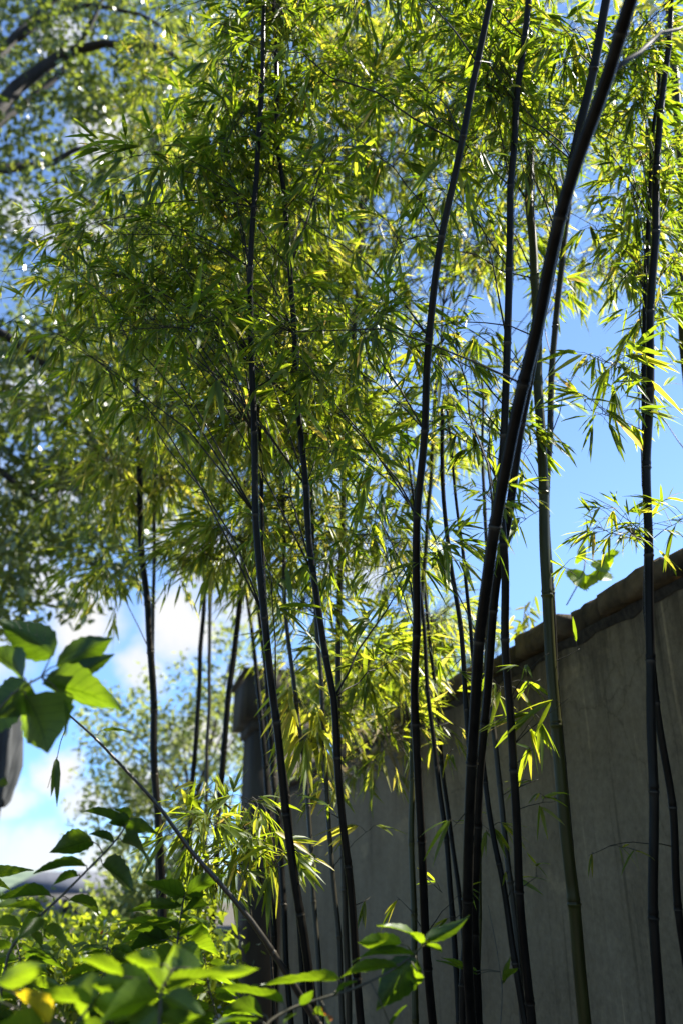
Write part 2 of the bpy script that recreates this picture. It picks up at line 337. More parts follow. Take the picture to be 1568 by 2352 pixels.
# ------------------------------------------------------------------ wall with its coping, pier and post
W_DIR = np.array([-.262, .965, 0]); W_N = np.array([-.965, -.262, 0]); W_D = 1.96; W_H = 2.80
W_D_AT = 0
W_P0 = -W_N * W_D                                 # foot of the perpendicular from the camera
def wf(v):                                        # (along wall, towards the viewer, up) -> world
    v = np.asarray(v, float); return W_P0 + v[:, :1] * W_DIR + v[:, 1:2] * W_N + v[:, 2:3] * np.array([0, 0, 1.0])
def build_wall():
    w = thing('garden_wall', 'grey stained plaster garden wall with rough stone coping behind the bamboo', 'wall', W_P0)
    g = Geo(); L0, L1 = -1.6, 9.6; nx, nz = 60, 16
    xs = np.linspace(L0, L1, nx); zs = np.linspace(-.05, W_H - .14, nz)
    A, Z = np.meshgrid(xs, zs); U = RNG.normal(0, .0012, A.shape)
    v = np.stack([A, U, Z], -1).reshape(-1, 3)
    i = (np.arange(nz - 1)[:, None] * nx + np.arange(nx - 1)[None]).ravel()
    g.add(wf(v), np.stack([i, i + 1, i + nx + 1, i + nx], -1).ravel()[::-1], np.full(len(i), 4))
    bx = np.array([[L0, -.24, -.05], [L1, -.24, -.05], [L1, -.24, W_H - .14], [L0, -.24, W_H - .14],
                   [L0, 0, -.05], [L1, 0, -.05], [L1, 0, W_H - .14], [L0, 0, W_H - .14]])
    g.add(wf(bx), np.array([0, 1, 2, 3, 0, 3, 7, 4, 1, 5, 6, 2, 3, 2, 6, 7]), np.full(4, 4))
    g.build('plaster_body', M['plaster'], w, smooth=False)
    s = L0 + .3
    while s < L1 - .1:
        ln = RNG.uniform(.24, .62); h = RNG.uniform(.075, .13)
        n1, n2, n3 = 7, 5, 4
        lo = np.array([s, -.27 - RNG.uniform(0, .02), W_H - .142]); hi = np.array([s + ln - RNG.uniform(.012, .035), .04 + RNG.uniform(-.025, .035), W_H - .142 + h])
        gx = np.linspace(0, 1, n1); gy = np.linspace(0, 1, n2); gz = np.linspace(0, 1, n3)
        idx = {}; vs = []; fs = []
        def vid(a, b, c):
            if (a, b, c) not in idx:
                q = np.array([gx[a], gy[b], gz[c]]); p = lo + q * (hi - lo)
                cc = np.abs(q - .5) * 2; e = np.sort(cc)[1]           # round the edges off
                p = p - (q - .5) * (hi - lo) * (.06 if e > .95 else 0) * np.array([.3, .5, .8])
                idx[(a, b, c)] = len(vs); vs.append(p + RNG.normal(0, .0032, 3))
            return idx[(a, b, c)]
        for a in range(n1 - 1):
            for b in range(n2 - 1):
                fs.append([vid(a, b, 0), vid(a, b + 1, 0), vid(a + 1, b + 1, 0), vid(a + 1, b, 0)])
                fs.append([vid(a, b, n3 - 1), vid(a + 1, b, n3 - 1), vid(a + 1, b + 1, n3 - 1), vid(a, b + 1, n3 - 1)])
            for c in range(n3 - 1):
                fs.append([vid(a, 0, c), vid(a + 1, 0, c), vid(a + 1, 0, c + 1), vid(a, 0, c + 1)])
                fs.append([vid(a, n2 - 1, c), vid(a, n2 - 1, c + 1), vid(a + 1, n2 - 1, c + 1), vid(a + 1, n2 - 1, c)])
        for b in range(n2 - 1):
            for c in range(n3 - 1):
                fs.append([vid(0, b, c), vid(0, b, c + 1), vid(0, b + 1, c + 1), vid(0, b + 1, c)])
                fs.append([vid(n1 - 1, b, c), vid(n1 - 1, b + 1, c), vid(n1 - 1, b + 1, c + 1), vid(n1 - 1, b, c + 1)])
        cg = Geo(); cg.add(wf(np.array(vs)), np.array(fs).ravel(), np.full(len(fs), 4), RNG.uniform(0, 1))
        cg.build('coping_stone', M['coping'], w, smooth=False)
        s += ln
    # mortar bed under the stones, crumbling past the plaster
    g = Geo()
    xs = np.linspace(L0 + .3, L1, 120); edge = .012 + RNG.uniform(-.004, .01, len(xs)); low = W_H - .175 - RNG.uniform(0, .02, len(xs)) - np.maximum(0, RNG.normal(-.03, .03, len(xs)))
    top = np.stack([xs, edge, np.full_like(xs, W_H - .146)], -1); mid = np.stack([xs, edge * .9, (low + W_H - .145) / 2], -1); bot = np.stack([xs, np.full_like(xs, .003), low], -1)
    v = np.concatenate([bot, mid, top]); n = len(xs); i = np.concatenate([np.arange(n - 1), np.arange(n - 1) + n])
    g.add(wf(v), np.stack([i, i + n, i + n + 1, i + 1], -1).ravel(), np.full(len(i), 4), .3)
    g.build('mortar_bed', M['mortar'], w, smooth=False)
    # gate pier at the far end of the wall
    base = wf(np.array([[10.3, -.12, 0]]))[0]
    p = thing('gate_pier', 'tall dark grey gate pier with stepped cap at the far end of the wall', 'pier', base)
    def pf(v): return wf(np.asarray(v) + np.array([[10.3, -.12, 0]]))
    g = Geo(); g.box((-.42, -.42, -.05), (.42, .42, 3.35), frame=pf); g.build('shaft', M['pier'], p, smooth=False)
    g = Geo(); g.box((-.46, -.46, 3.352), (.46, .46, 3.47), frame=pf); g.build('neck_band', M['pier'], p, smooth=False)
    g = Geo(); g.box((-.55, -.55, 3.472), (.55, .55, 3.98), frame=pf)
    g.build('cap_block', M['pier'], p, smooth=False)
    g = Geo(); g.add(pf(np.array([[-.6, -.6, 3.982], [.6, -.6, 3.982], [.6, .6, 3.982], [-.6, .6, 3.982], [-.6, -.6, 4.03], [.6, -.6, 4.03], [.6, .6, 4.03], [-.6, .6, 4.03], [0, 0, 4.07]])),
                     np.array([0, 3, 2, 1, 0, 1, 5, 4, 1, 2, 6, 5, 2, 3, 7, 6, 3, 0, 4, 7] + [4, 5, 8, 5, 6, 8, 6, 7, 8, 7, 4, 8]), np.array([4] * 5 + [3] * 4))
    g.build('cap_slab', M['pier'], p, smooth=False)
    b = P(522, 2130, 8.2); b[2] = 0
    p = thing('concrete_post', 'short pale concrete post standing left of the dark gate pier', 'post', b)
    g = Geo(); g.box(b + [-.09, -.09, -.05], b + [.09, .09, 1.32]); g.build('shaft', M['post'], p, smooth=False)
    g = Geo(); g.box(b + [-.11, -.11, 1.322], b + [.11, .11, 1.37]); g.build('cap', M['post'], p, smooth=False)
build_wall()

# ------------------------------------------------------------------ leaves, twigs, branches
def lance_leaves(base, d, nrm, ln, wd, droop, fine):
    """many long pointed leaves as one vertex / loop set"""
    n = len(base); d = unit(d); side = unit(np.cross(d, nrm)); up = np.cross(side, d)
    if fine: T = [0, .1, .38, .74, 1]; W = [.04, .72, 1, .62, 0]
    else: T = [0, .3, 1]; W = [0, 1, 0]
    V = []
    down = np.array([0, 0, -1.0])
    for t, w in zip(T, W):
        c = base + d * (ln * t)[:, None] + down * (droop * ln * t * t)[:, None]
        if t in (0, 1): V.append(c)
        else:
            h = (wd * w * .5)[:, None]
            V.append(c + side * h + up * h * .28)
            if fine: V.append(c)
            V.append(c - side * h + up * h * .28)
    V = np.stack(V, 1); k = V.shape[1]
    if fine:
        F = [0, 2, 1, 0, 3, 2] + [1, 2, 5, 4, 2, 3, 6, 5] + [4, 5, 8, 7, 5, 6, 9, 8] + [7, 8, 10, 8, 9, 10]
        tot = [3, 3, 4, 4, 4, 4, 3, 3]
    else:
        F = [0, 3, 1, 0, 2, 3]; tot = [3, 3]
    loops = (np.array(F)[None] + (np.arange(n) * k)[:, None]).ravel()
    return V.reshape(-1, 3), loops, np.tile(tot, n), k
def bez(p0, p1, p2, t):
    t = np.asarray(t)[:, None]; return (1 - t) ** 2 * p0 + 2 * t * (1 - t) * p1 + t ** 2 * p2

class Culm: pass
CULMS = []
def make_culm(pts, y0, y1, w0, w1, label, mat='culm', layer='near', above=1.3, inter=.36, group='bamboo stems'):
    """pts: photograph positions from the bottom up; y0..y1 distance ahead; w0..w1 width in photograph pixels"""
    pts = [np.array(p, float) for p in pts]
    Yb, Yt = pts[0][1], pts[-1][1]
    wpts = []; rad = []
    for p in pts:
        f = (Yb - p[1]) / (Yb - Yt); y = y0 + (y1 - y0) * f
        q = P(p[0], p[1], y); wpts.append(q); rad.append((w0 + (w1 - w0) * f) * axis_depth(q) / FPX / 2)
    wpts = np.array(wpts); rad = np.array(rad)
    # down to the ground, up above the picture
    d = unit(wpts[0] - wpts[1]); d[:2] *= .8; k = wpts[0][2] / max(.3, -d[2])
    wpts = np.vstack([wpts[0] + d * (k + .03), wpts]); rad = np.concatenate([[rad[0] * 1.02], rad])
    if above:
        d = unit(wpts[-1] - wpts[-2]); d = unit(d + np.array([d[0] * .15, -.08, -.05]))
        wpts = np.vstack([wpts, wpts[-1] + d * above]); rad = np.concatenate([rad, [rad[-1] * .55]])
    # resample as a smooth curve
    seg = np.linalg.norm(np.diff(wpts, axis=0), axis=1); s = np.concatenate([[0], np.cumsum(seg)]); Ltot = s[-1]
    def curve(u):
        u = np.atleast_1d(u); o = np.empty((len(u), 3))
        # catmull-rom style: cubic hermite with finite-difference tangents
        tan = np.gradient(wpts, s, axis=0)
        i = np.clip(np.searchsorted(s, u, side='right') - 1, 0, len(s) - 2); h = (s[i + 1] - s[i]); t = ((u - s[i]) / h)[:, None]; h = h[:, None]
        return ((2 * t ** 3 - 3 * t ** 2 + 1) * wpts[i] + (t ** 3 - 2 * t ** 2 + t) * h * tan[i] + (-2 * t ** 3 + 3 * t ** 2) * wpts[i + 1] + (t ** 3 - t ** 2) * h * tan[i + 1])
    nodes = []; u = RNG.uniform(.1, .3)
    while u < Ltot - .05:
        nodes.append(u); u += inter * RNG.uniform(.8, 1.15) * (1 - .3 * u / Ltot)
    us = list(np.arange(0, Ltot, .06)) + [Ltot]; rr = {}
    for nd in nodes:
        us += [nd - .016, nd - .006, nd - .002, nd + .002, nd + .007, nd + .013, nd + .022]
    us = np.array(sorted(x for x in us if 0 <= x <= Ltot))
    keep = np.concatenate([[True], np.diff(us) > .0012]); us = us[keep]
    R = np.interp(us, s, rad); tone = np.full(len(us), .5) + .06 * np.sin(us * 7)
    zig = np.zeros((len(us), 3))
    for k, nd in enumerate(nodes):
        dd = us - nd
        R = R * (1 + .22 * np.exp(-((dd + .002) / .0035) ** 2) - .05 * np.exp(-((dd - .004) / .003) ** 2) + .11 * np.exp(-((dd - .011) / .006) ** 2))
        tone = np.where((dd > -.045) & (dd < -.006), np.maximum(tone, .5 + .16 * (1 + (dd + .006) / .04)), tone)
        tone = np.where(np.abs(dd + .002) < .004, .85, tone)
        tone = np.where(np.abs(dd - .004) < .003, .15, tone)
        zig += np.outer(np.exp(-(dd / .15) ** 2), RNG.normal(0, .0045, 3))
    C = curve(us) + zig
    c = Culm(); c.layer = layer; c.mat = mat
    base = C[0].copy(); base[2] = max(base[2], 0)
    c.root = thing('bamboo', label, 'bamboo', base, group)
    g = Geo(); g.tube(C, R, 12, tone); g.build('culm', M[mat], c.root)
    c.nodes = np.array([C[np.argmin(np.abs(us - nd))] for nd in nodes]); c.noder = np.array([R[np.argmin(np.abs(us - nd))] for nd in nodes])
    c.C = C; c.R = R; c.count = 0; c.used = np.zeros(len(nodes))
    CULMS.append(c); return c

def make_branch(c, p0, p2, nleaf, spread, ll, fine=True, mat='leaf_near', lift=.3, tone=(0, .9), thick=None, per=5, drooping=.35, twig_len=1.0):
    """a branch from p0 on culm c out to p2: woody branch mesh with its leaves as sub-part"""
    p0 = np.asarray(p0, float); p2 = np.asarray(p2, float); L = np.linalg.norm(p2 - p0)
    pm = (p0 + p2) / 2 + np.array([0, 0, lift * L]) + RNG.normal(0, .06 * L, 3)
    ll = ll * RNG.uniform(.75, 1.5); drooping = drooping * RNG.uniform(.3, 1.9); fanw = RNG.uniform(.55, 1.0)
    g = Geo(); tt = np.linspace(0, 1, 8)
    r0 = thick or min(.0032, .0013 + .002 * L)
    path = bez(p0, pm, p2, tt); path[1:-1] += RNG.normal(0, .008 * L, (6, 3))
    g.tube(path, np.linspace(r0, r0 * .35, 8), 6, .5)
    nt = max(1, int(round(nleaf / per)))
    s = RNG.uniform(.32, 1, nt) ** .8
    st = bez(p0, pm, p2, s)
    off = RNG.normal(0, 1, (nt, 3)); off = off / np.linalg.norm(off, axis=1, keepdims=True) * (spread * RNG.uniform(.25, 1.15, nt) ** .8)[:, None] * np.array([1, 1, .8])
    en = st + off * twig_len + np.array([0, 0, .1 * spread])
    B = []; D = []
    for k in range(nt):
        mid = (st[k] + en[k]) / 2 + np.array([0, 0, .12 * spread])
        g.tube(np.array([st[k], mid, en[k]]), np.array([.0011, .0009, .0006]) * (1 if fine else 1.5), 3, .5)
        m = max(2, int(round(RNG.normal(per, 1.2))))
        td = unit(en[k] - mid)
        fan = unit(np.cross(td, RNG.normal(0, 1, 3)))
        pos = np.linspace(.45, 1, m)[:, None]
        b = mid + (en[k] - mid) * pos
        ang = (np.linspace(-1, 1, m) * RNG.uniform(.35, 1.0) * fanw * np.where(np.arange(m) % 2, 1, -1))[:, None]
        dd = td * np.cos(ang) + fan * np.sin(ang) + np.array([0, 0, -drooping]) + RNG.normal(0, .18, (m, 3))
        B.append(b); D.append(dd)
    B = np.concatenate(B); D = unit(np.concatenate(D)); n = len(B)
    nrm = unit(np.array([0, -.25, 1.0]) + RNG.normal(0, .55, (n, 3)))
    ln = ll * RNG.uniform(.6, 1.2, n); wd = ln * RNG.uniform(.105, .15, n)
    V, lo, to, k = lance_leaves(B, D, nrm, ln, wd, RNG.uniform(.0, .35, n), fine)
    tn = RNG.uniform(tone[0], tone[1], n); tn = np.where(RNG.uniform(0, 1, n) < .02, RNG.uniform(.93, 1.0, n), tn)
    br = g.build('branch', M['twig'], c.root)
    if fine and n <= 14:                    # few enough to be leaves of their own
        nl = len(lo) // n; ntt = len(to) // n
        for q in range(n):
            mesh_obj('leaf', V[q * k:(q + 1) * k], (lo[q * nl:(q + 1) * nl] - q * k, to[:ntt]), M[mat], br, {'tone': np.full(k, tn[q])})
    else:
        mesh_obj('foliage', V, (lo, to), M[mat], br, {'tone': np.repeat(tn, k)}, smooth=fine)
    c.count += 1
    return br
def node_on(c, X, Y):
    """the point of culm c that the photograph shows nearest (X, Y)"""
    q = c.C - np.array([0, 0, CAM_Z]); f = q[:, 1] * CP + q[:, 2] * SP
    u = 784 + FPX * q[:, 0] / f; v = 1176 - FPX * (q[:, 2] * CP - q[:, 1] * SP) / f
    i = np.argmin((u - X) ** 2 + (v - Y) ** 2 + np.where(f < .2, 1e9, 0)); return c.C[i]

# ------------------------------------------------------------------ the bamboo stems
G1 = 'slender dark bamboo stems of the grove'
A = make_culm([(1080, 2352), (1070, 2150), (1076, 1900), (1090, 1650), (1110, 1450), (1133, 1200), (1157, 1080), (1195, 900), (1230, 760), (1265, 600), (1330, 360), (1395, 180), (1450, 0)],
              2.75, 1.12, 23, 32, 'thickest black bamboo stem, leaning far to the right', group=G1, above=1.0, inter=.42)
A3 = make_culm([(1100, 2352), (1092, 2000), (1098, 1800), (1117, 1600), (1140, 1330), (1178, 1090), (1262, 640), (1295, 470), (1320, 330), (1350, 200), (1392, 0)],
               3.05, 1.75, 19, 20, 'black bamboo hugging the thickest leaning stem, parting from it higher up', group=G1)
B = make_culm([(990, 2352), (978, 2200), (968, 1950), (957, 1750), (948, 1560), (952, 1400), (963, 1150), (974, 900), (985, 760), (1010, 560), (1045, 400), (1060, 330), (1090, 150), (1125, 0)],
              2.95, 1.75, 20, 15, 'black bamboo in the middle that stands straight then bends right, with a fork high up', group=G1)
C = make_culm([(1220, 2352), (1205, 2200), (1190, 1950), (1175, 1700), (1165, 1500), (1160, 1300), (1150, 1150), (1155, 1000), (1165, 800), (1170, 600), (1180, 400), (1195, 150), (1210, 0)],
              2.75, 2.0, 21, 15, 'straight upright black bamboo crossing behind the thickest leaning stem', group=G1)
Dg = make_culm([(1345, 2352), (1320, 2150), (1300, 1950), (1280, 1700), (1262, 1500), (1250, 1300), (1245, 1100), (1235, 800), (1222, 500), (1215, 300)],
               2.85, 2.6, 31, 18, 'olive green bamboo stem in front of the wall, right of the black cluster', 'culm_green', group=G1, inter=.5)
D2 = make_culm([(1335, 2352), (1318, 2050), (1297, 1800), (1270, 1450), (1255, 1150), (1262, 950), (1272, 760), (1285, 620)],
               3.2, 2.9, 17, 14, 'thin grey bamboo with a bright sunlit edge tucked behind the olive green stem', 'culm_grey', group=G1)
E = make_culm([(1515, 2352), (1505, 2100), (1495, 1800), (1490, 1500), (1487, 1200), (1490, 900), (1497, 640), (1505, 400)],
              2.55, 2.3, 24, 17, 'stout dark grey bamboo near the right edge before the highest part of the wall', 'culm', group=G1)
E2 = make_culm([(1590, 2352), (1568, 2150), (1530, 1800), (1500, 1530), (1484, 1250), (1480, 1100), (1478, 900)],
               2.95, 2.6, 19, 15, 'thin dark bamboo slanting from the right edge up behind the stout grey stem', 'culm', group=G1)
E3 = make_culm([(1600, 1500), (1585, 1000), (1566, 700), (1562, 400), (1545, 130), (1535, 0)], 3.3, 2.9, 22, 18,
               'green bamboo at the extreme right edge, visible only high among leaves', 'culm_green', group=G1)
F = make_culm([(722, 2352), (700, 2150), (675, 2000), (655, 1850), (640, 1660), (618, 1520), (600, 1350), (590, 1200), (585, 1000), (578, 800), (576, 600), (585, 480), (598, 330), (603, 180)],
              2.75, 2.3, 21, 11, 'left of the two long black bamboo stems rising before the gate pier', group=G1)
G = make_culm([(830, 2352), (810, 2100), (787, 1900), (775, 1750), (765, 1600), (750, 1530), (730, 1400), (710, 1250), (703, 1100), (690, 980), (677, 850), (668, 700), (660, 550), (652, 430), (640, 330), (634, 130)],
              2.8, 2.4, 19, 10, 'slim black stem with a forked side branch, right of the long curving one', group=G1)
H = make_culm([(1065, 2352), (1072, 2000), (1074, 1720), (1065, 1560), (1050, 1420), (1035, 1280), (1018, 1150), (1015, 935)],
              3.0, 2.9, 15, 9, 'short thin black stem whose cut top ends in open sky, left of the thickest stem', layer='bare', group=G1, above=0)
I_ = make_culm([(800, 2352), (785, 1900), (776, 1600), (780, 1400), (786, 1200), (796, 1000), (810, 800), (820, 640)],
               4.2, 4.0, 15, 12, 'soft focus grey bamboo behind the forked slim black stem', 'culm_grey', layer='mid', group=G1)
J = make_culm([(380, 2352), (372, 2050), (362, 1850), (353, 1700), (350, 1550), (340, 1420), (326, 1250), (318, 1000), (315, 880)],
              4.6, 4.6, 19, 13, 'blurred dark bamboo at the left, thickest of the stems against the clouds', 'culm', layer='mid', group=G1)
J2 = make_culm([(367, 2352), (362, 2000), (357, 1700), (352, 1500), (356, 1250), (360, 1050)], 4.75, 4.8, 9, 8,
               'pencil thin bamboo clinging to the blurred dark stem by the clouds', 'culm_grey', layer='mid', group=G1)
K = make_culm([(420, 2352), (432, 2000), (442, 1830), (456, 1600), (466, 1440), (476, 1250), (486, 1000)], 5.6, 5.6, 13, 9,
              'blurred dark bamboo leaning right, next to the one by the clouds', 'culm', layer='mid', group=G1)
K2 = make_culm([(470, 2352), (474, 1950), (478, 1700), (482, 1480), (486, 1300), (492, 1050)], 6.2, 6.2, 9, 8,
               'faint grey blurred bamboo between two darker leaning stems on the left', 'culm_grey', layer='mid', group=G1)
L_ = make_culm([(478, 2352), (495, 2000), (508, 1820), (522, 1650), (537, 1500), (556, 1330), (570, 1150)], 5.2, 5.2, 16, 12,
               'blurred dark bamboo leaning right just left of the grey gate pier', 'culm', layer='mid', group=G1)
R1 = make_culm([(740, 2352), (733, 2200), (715, 1950), (700, 1750), (680, 1600), (660, 1450), (652, 1200)], 3.5, 3.7, 12, 9,
               'pale grey thin stem lit along its side, between the two long black stems', 'culm_grey', layer='mid', group=G1)
R2 = make_culm([(705, 2352), (690, 2150), (668, 1950), (645, 1750), (622, 1560), (606, 1300), (600, 1100)], 3.2, 3.3, 13, 10,
               'thin stem with a silver edge hiding behind the left long black stem', 'culm', layer='mid', group=G1)
R3 = make_culm([(668, 2352), (655, 2150), (640, 1900), (625, 1700)], 4.4, 4.6, 14, 12, 'dim low bamboo in the dark gap before the gate pier, left one', 'culm', layer='mid', group=G1, above=1.6)
R4 = make_culm([(630, 2352), (628, 2150), (622, 1950), (612, 1800)], 4.9, 5.1, 15, 13, 'dim low bamboo in the dark gap before the gate pier, nearest the post', 'culm', layer='mid', group=G1, above=1.6)
R5 = make_culm([(790, 2352), (770, 2100), (752, 1850), (738, 1620), (728, 1450), (722, 1300)], 3.6, 3.7, 13, 9, 'grey thin bamboo with a shiny right edge just behind the slim forked stem', 'culm_grey', layer='mid', group=G1)
S1 = make_culm([(952, 2352), (948, 2100), (943, 1850), (944, 1700), (955, 1500), (975, 1300), (982, 1150)], 3.6, 3.8, 16, 9, 'dull green stem half hidden left of the bending black middle stem', 'culm_green', layer='mid', group=G1)
S2 = make_culm([(1052, 2352), (1040, 2130), (1022, 1950), (1003, 1780), (990, 1650), (975, 1480)], 3.5, 3.7, 15, 9, 'shadowy thin bamboo slanting left against the wall, left of the thickest foot', 'culm', layer='mid', group=G1)
S3 = make_culm([(1075, 2352), (1058, 2100), (1035, 1900), (1015, 1750), (1000, 1600)], 3.8, 4.0, 12, 9, 'faint shadowy bamboo against the wall, second left of the thickest foot', 'culm', layer='mid', group=G1)
S4 = make_culm([(1094, 2352), (1097, 2150), (1099, 1900), (1104, 1750), (1112, 1600), (1120, 1400)], 3.25, 3.3, 13, 10, 'green bamboo with a bright lit side showing right beside the thickest foot', 'culm_green', layer='mid', group=G1)
S5 = make_culm([(1205, 2352), (1180, 2200), (1155, 2050), (1130, 1930), (1115, 1820), (1102, 1700)], 2.95, 3.0, 17, 11, 'dark knobbly bamboo slanting left between the thickest foot and the straight upright stem', 'culm', layer='mid', group=G1)
S6 = make_culm([(1200, 2352), (1185, 2150), (1165, 2000), (1150, 1830), (1135, 1680), (1125, 1500)], 3.3, 3.4, 16, 11, 'dark grey bamboo with a pale edge just left of the straight upright stem', 'culm_grey', layer='mid', group=G1)
Mp = make_culm([(725, 2340), (650, 2220), (580, 2118), (510, 2036), (430, 1948), (370, 1868), (300, 1788), (210, 1690), (155, 1640), (120, 1612)],
               2.5, 2.3, 17, 4, 'bare glossy bamboo cane slanting steeply across the lower left', 'culm_gloss', layer='bare', group=G1, above=0, inter=.3)
T1 = make_culm([(640, 2352), (618, 2110), (598, 2010), (575, 1930), (545, 1870), (500, 1835)], 2.9, 3.0, 6, 4,
               'young arching bamboo shoot with bright drooping leaves beside the slanting cane', layer='low', group=G1, above=0)
# ------------------------------------------------------------------ leaf layers of the bamboo (two unseen top rows added for shading), thinned and thickened as in the photograph
NEAR = """
0 0 0 2 5 6 7 7 7 7 5 4 4 5
0 0 0 1 5 6 7 7 8 8 6 4 3 4
0 0 0 1 5 7 8 8 9 9 8 6 4 5
0 0 0 0 4 6 7 8 8 9 8 6 4 6
0 0 1 4 4 4 4 5 8 9 9 4 4 7
0 1 2 7 7 5 3 2 2 2 3 2 3 7
4 5 5 6 5 4 3 2 1 0 1 1 3 6
7 7 6 4 3 3 3 2 1 0 1 1 3 5
6 6 5 3 2 3 4 4 1 2 2 1 1 4
1 1 0 1 3 3 4 5 1 2 2 0 1 3
0 0 0 0 1 2 3 4 2 1 1 0 1 2
0 0 0 0 0 1 2 3 1 0 1 0 1 1
0 0 0 0 0 1 2 2 0 0 1 0 1 1
0 0 0 0 0 0 2 1 2 0 1 0 1 1
"""
MID = """
0 0 0 2 4 5 5 5 5 4 3 2 2 2
0 0 0 3 5 6 6 5 5 4 3 2 2 2
0 0 0 3 6 7 7 6 6 5 3 2 2 3
0 0 0 3 6 6 7 7 6 5 3 2 2 4
0 0 0 3 6 6 7 7 6 5 3 2 2 4
0 0 1 3 5 6 7 6 3 3 3 2 2 4
0 0 2 3 5 7 7 6 3 3 3 2 2 4
2 3 4 6 6 8 8 7 4 3 3 1 2 3
2 4 6 7 8 8 8 5 2 2 1 0 0 1
1 2 4 7 8 8 8 5 2 2 1 0 0 1
1 2 3 5 6 7 6 4 2 1 1 0 0 1
1 2 3 5 6 6 5 3 2 1 1 0 0 0
1 2 4 5 6 5 5 4 2 1 0 0 0 0
0 2 4 4 4 5 4 3 2 1 0 0 0 0
0 0 0 0 1 2 4 4 4 2 0 0 0 0
0 0 0 0 0 0 3 4 4 2 0 0 0 0
0 0 0 0 0 0 2 3 2 1 0 0 0 0
0 0 0 0 0 0 1 1 0 0 0 0 0 0
"""
def scatter_layer(text, row0, layer, s0, s1, per_branch, density, spread, ll, fine, mat, tone, back):
    rows = [list(map(int, r.split())) for r in text.strip().split('\n')]
    stems = [c for c in CULMS if c.layer == layer]
    cell = 112.0
    carry = 0.0
    for r, row in enumerate(rows):
        for q, val in enumerate(row):
            if not val: continue
            want = density * (val / 9) ** 1.25 * (.25 if r + row0 < 0 else 1) + carry  # unseen rows above, added for dappled shade, kept sparse for the sun
            k = int(want); carry = want - k
            for _ in range(k):
                X = (q + RNG.uniform(0, 1)) * cell; Y = (r + row0 + RNG.uniform(0, 1)) * cell
                T = PS(X, Y, RNG.uniform(s0, s1) * (1 + .25 * max(0, 1000 - Y) / 1000))
                best = None
                for c in stems:
                    if c.count > 95: continue
                    dv = c.nodes - T; h = np.hypot(dv[:, 0], dv[:, 1]); below = T[2] - c.nodes[:, 2]
                    cost = h + .7 * np.abs(below - .08 - .12 * h) + RNG.uniform(0, .22, len(h)) + .13 * c.used
                    i = int(np.argmin(cost))
                    if best is None or cost[i] < best[0]: best = (cost[i], c, i)
                _, c, i = best; c.used[i] += 1
                T = P(X, Y, max(2.2, c.nodes[i][1] + RNG.uniform(back[0], back[1])))
                make_branch(c, c.nodes[i], T, per_branch * RNG.uniform(.7, 1.3), spread, ll * (1 + (.14 * max(0, 1000 - Y) / 1000 if layer == 'near' else 0)), fine, mat, tone=tone)
scatter_layer(NEAR, -2, 'near', 2.25, 3.3, 92, 5.0, .15, .074, True, 'leaf_near', (0, .9), (-.15, .4))
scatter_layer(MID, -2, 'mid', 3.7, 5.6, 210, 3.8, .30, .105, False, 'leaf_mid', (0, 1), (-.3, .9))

def sprig(c, X0, Y0, X1, Y1, n, spread=.06, ll=.1, dy=0, mat='leaf_near', fine=True, tone=(.2, .9), lift=.12, thick=None, per=4, droop=.35):
    p0 = node_on(c, X0, Y0); y = p0[1] + dy
    make_branch(c, p0, P(X1, Y1, y), n, spread, ll, fine, mat, lift, tone, thick, per, droop)
# single branches and small sprays that the photograph shows
sprig(A, 1408, 185, 1600, 40, 20, .12, .1, .1, thick=.007, lift=.02)
sprig(B, 1047, 390, 1080, 350, 26, .12, .1, 0, thick=.004)
sprig(B, 1058, 330, 470, 60, 60, .16, .1, .0, thick=.0035, lift=.04)
sprig(G, 765, 1590, 950, 1310, 26, .09, .1, .15, thick=.004, lift=.0)
sprig(G, 766, 1592, 930, 1500, 14, .07, .1, .3, thick=.003, lift=.04)
sprig(F, 587, 910, 700, 850, 22, .1, .11, -.1, thick=.0035)
sprig(F, 580, 740, 400, 740, 50, .13, .11, -.15)
sprig(F, 577, 900, 460, 850, 16, .06, .13, -.2, droop=1.2)
sprig(G, 700, 1020, 770, 1050, 14, .06, .15, -.25, droop=.9)
sprig(G, 697, 1010, 860, 1060, 12, .06, .13, -.15, droop=.5)
sprig(G, 710, 1285, 625, 1290, 7, .05, .1)
sprig(F, 600, 1350, 630, 1400, 3, .03, .12)
sprig(F, 618, 1510, 600, 1510, 3, .03, .09)
sprig(C, 1166, 1610, 1260, 1500, 6, .05, .085, -.1)
sprig(C, 1172, 1690, 1310, 1600, 10, .06, .11, -.1)
sprig(C, 1175, 1700, 1230, 1640, 8, .05, .085, -.05)
sprig(C, 1184, 1850, 1275, 1840, 6, .04, .09)
sprig(C, 1178, 1760, 1225, 1720, 5, .04, .075)
sprig(S4, 1100, 1930, 1140, 1890, 22, .07, .085, -.1)
sprig(S4, 1112, 1640, 1160, 1570, 30, .10, .085, -.1)
sprig(S5, 1150, 2030, 1175, 1990, 3, .03, .06)
sprig(H, 1032, 1290, 1075, 1290, 10, .05, .09)
sprig(H, 1060, 1500, 985, 1520, 7, .03, .11)
sprig(E, 1488, 1230, 1340, 1190, 44, .10, .075, lift=.02, droop=.05)
sprig(E, 1488, 1235, 1410, 1200, 24, .08, .075, lift=.02, droop=.05)
sprig(E, 1488, 1235, 1600, 1180, 36, .11, .08, droop=.1)
sprig(E, 1486, 1230, 1330, 1130, 10, .1, .1)
sprig(E, 1487, 1000, 1340, 940, 70, .13, .1)
sprig(E, 1489, 880, 1380, 830, 60, .13, .1)
sprig(Dg, 1247, 1180, 1185, 1210, 22, .09, .085)
sprig(Dg, 1250, 1290, 1330, 1330, 8, .06, .1)
sprig(E2, 1545, 1950, 1350, 1965, 7, .04, .06)
sprig(B, 968, 2130, 910, 2060, 3, .03, .07)
sprig(B, 970, 2140, 1075, 2040, 4, .03, .06)
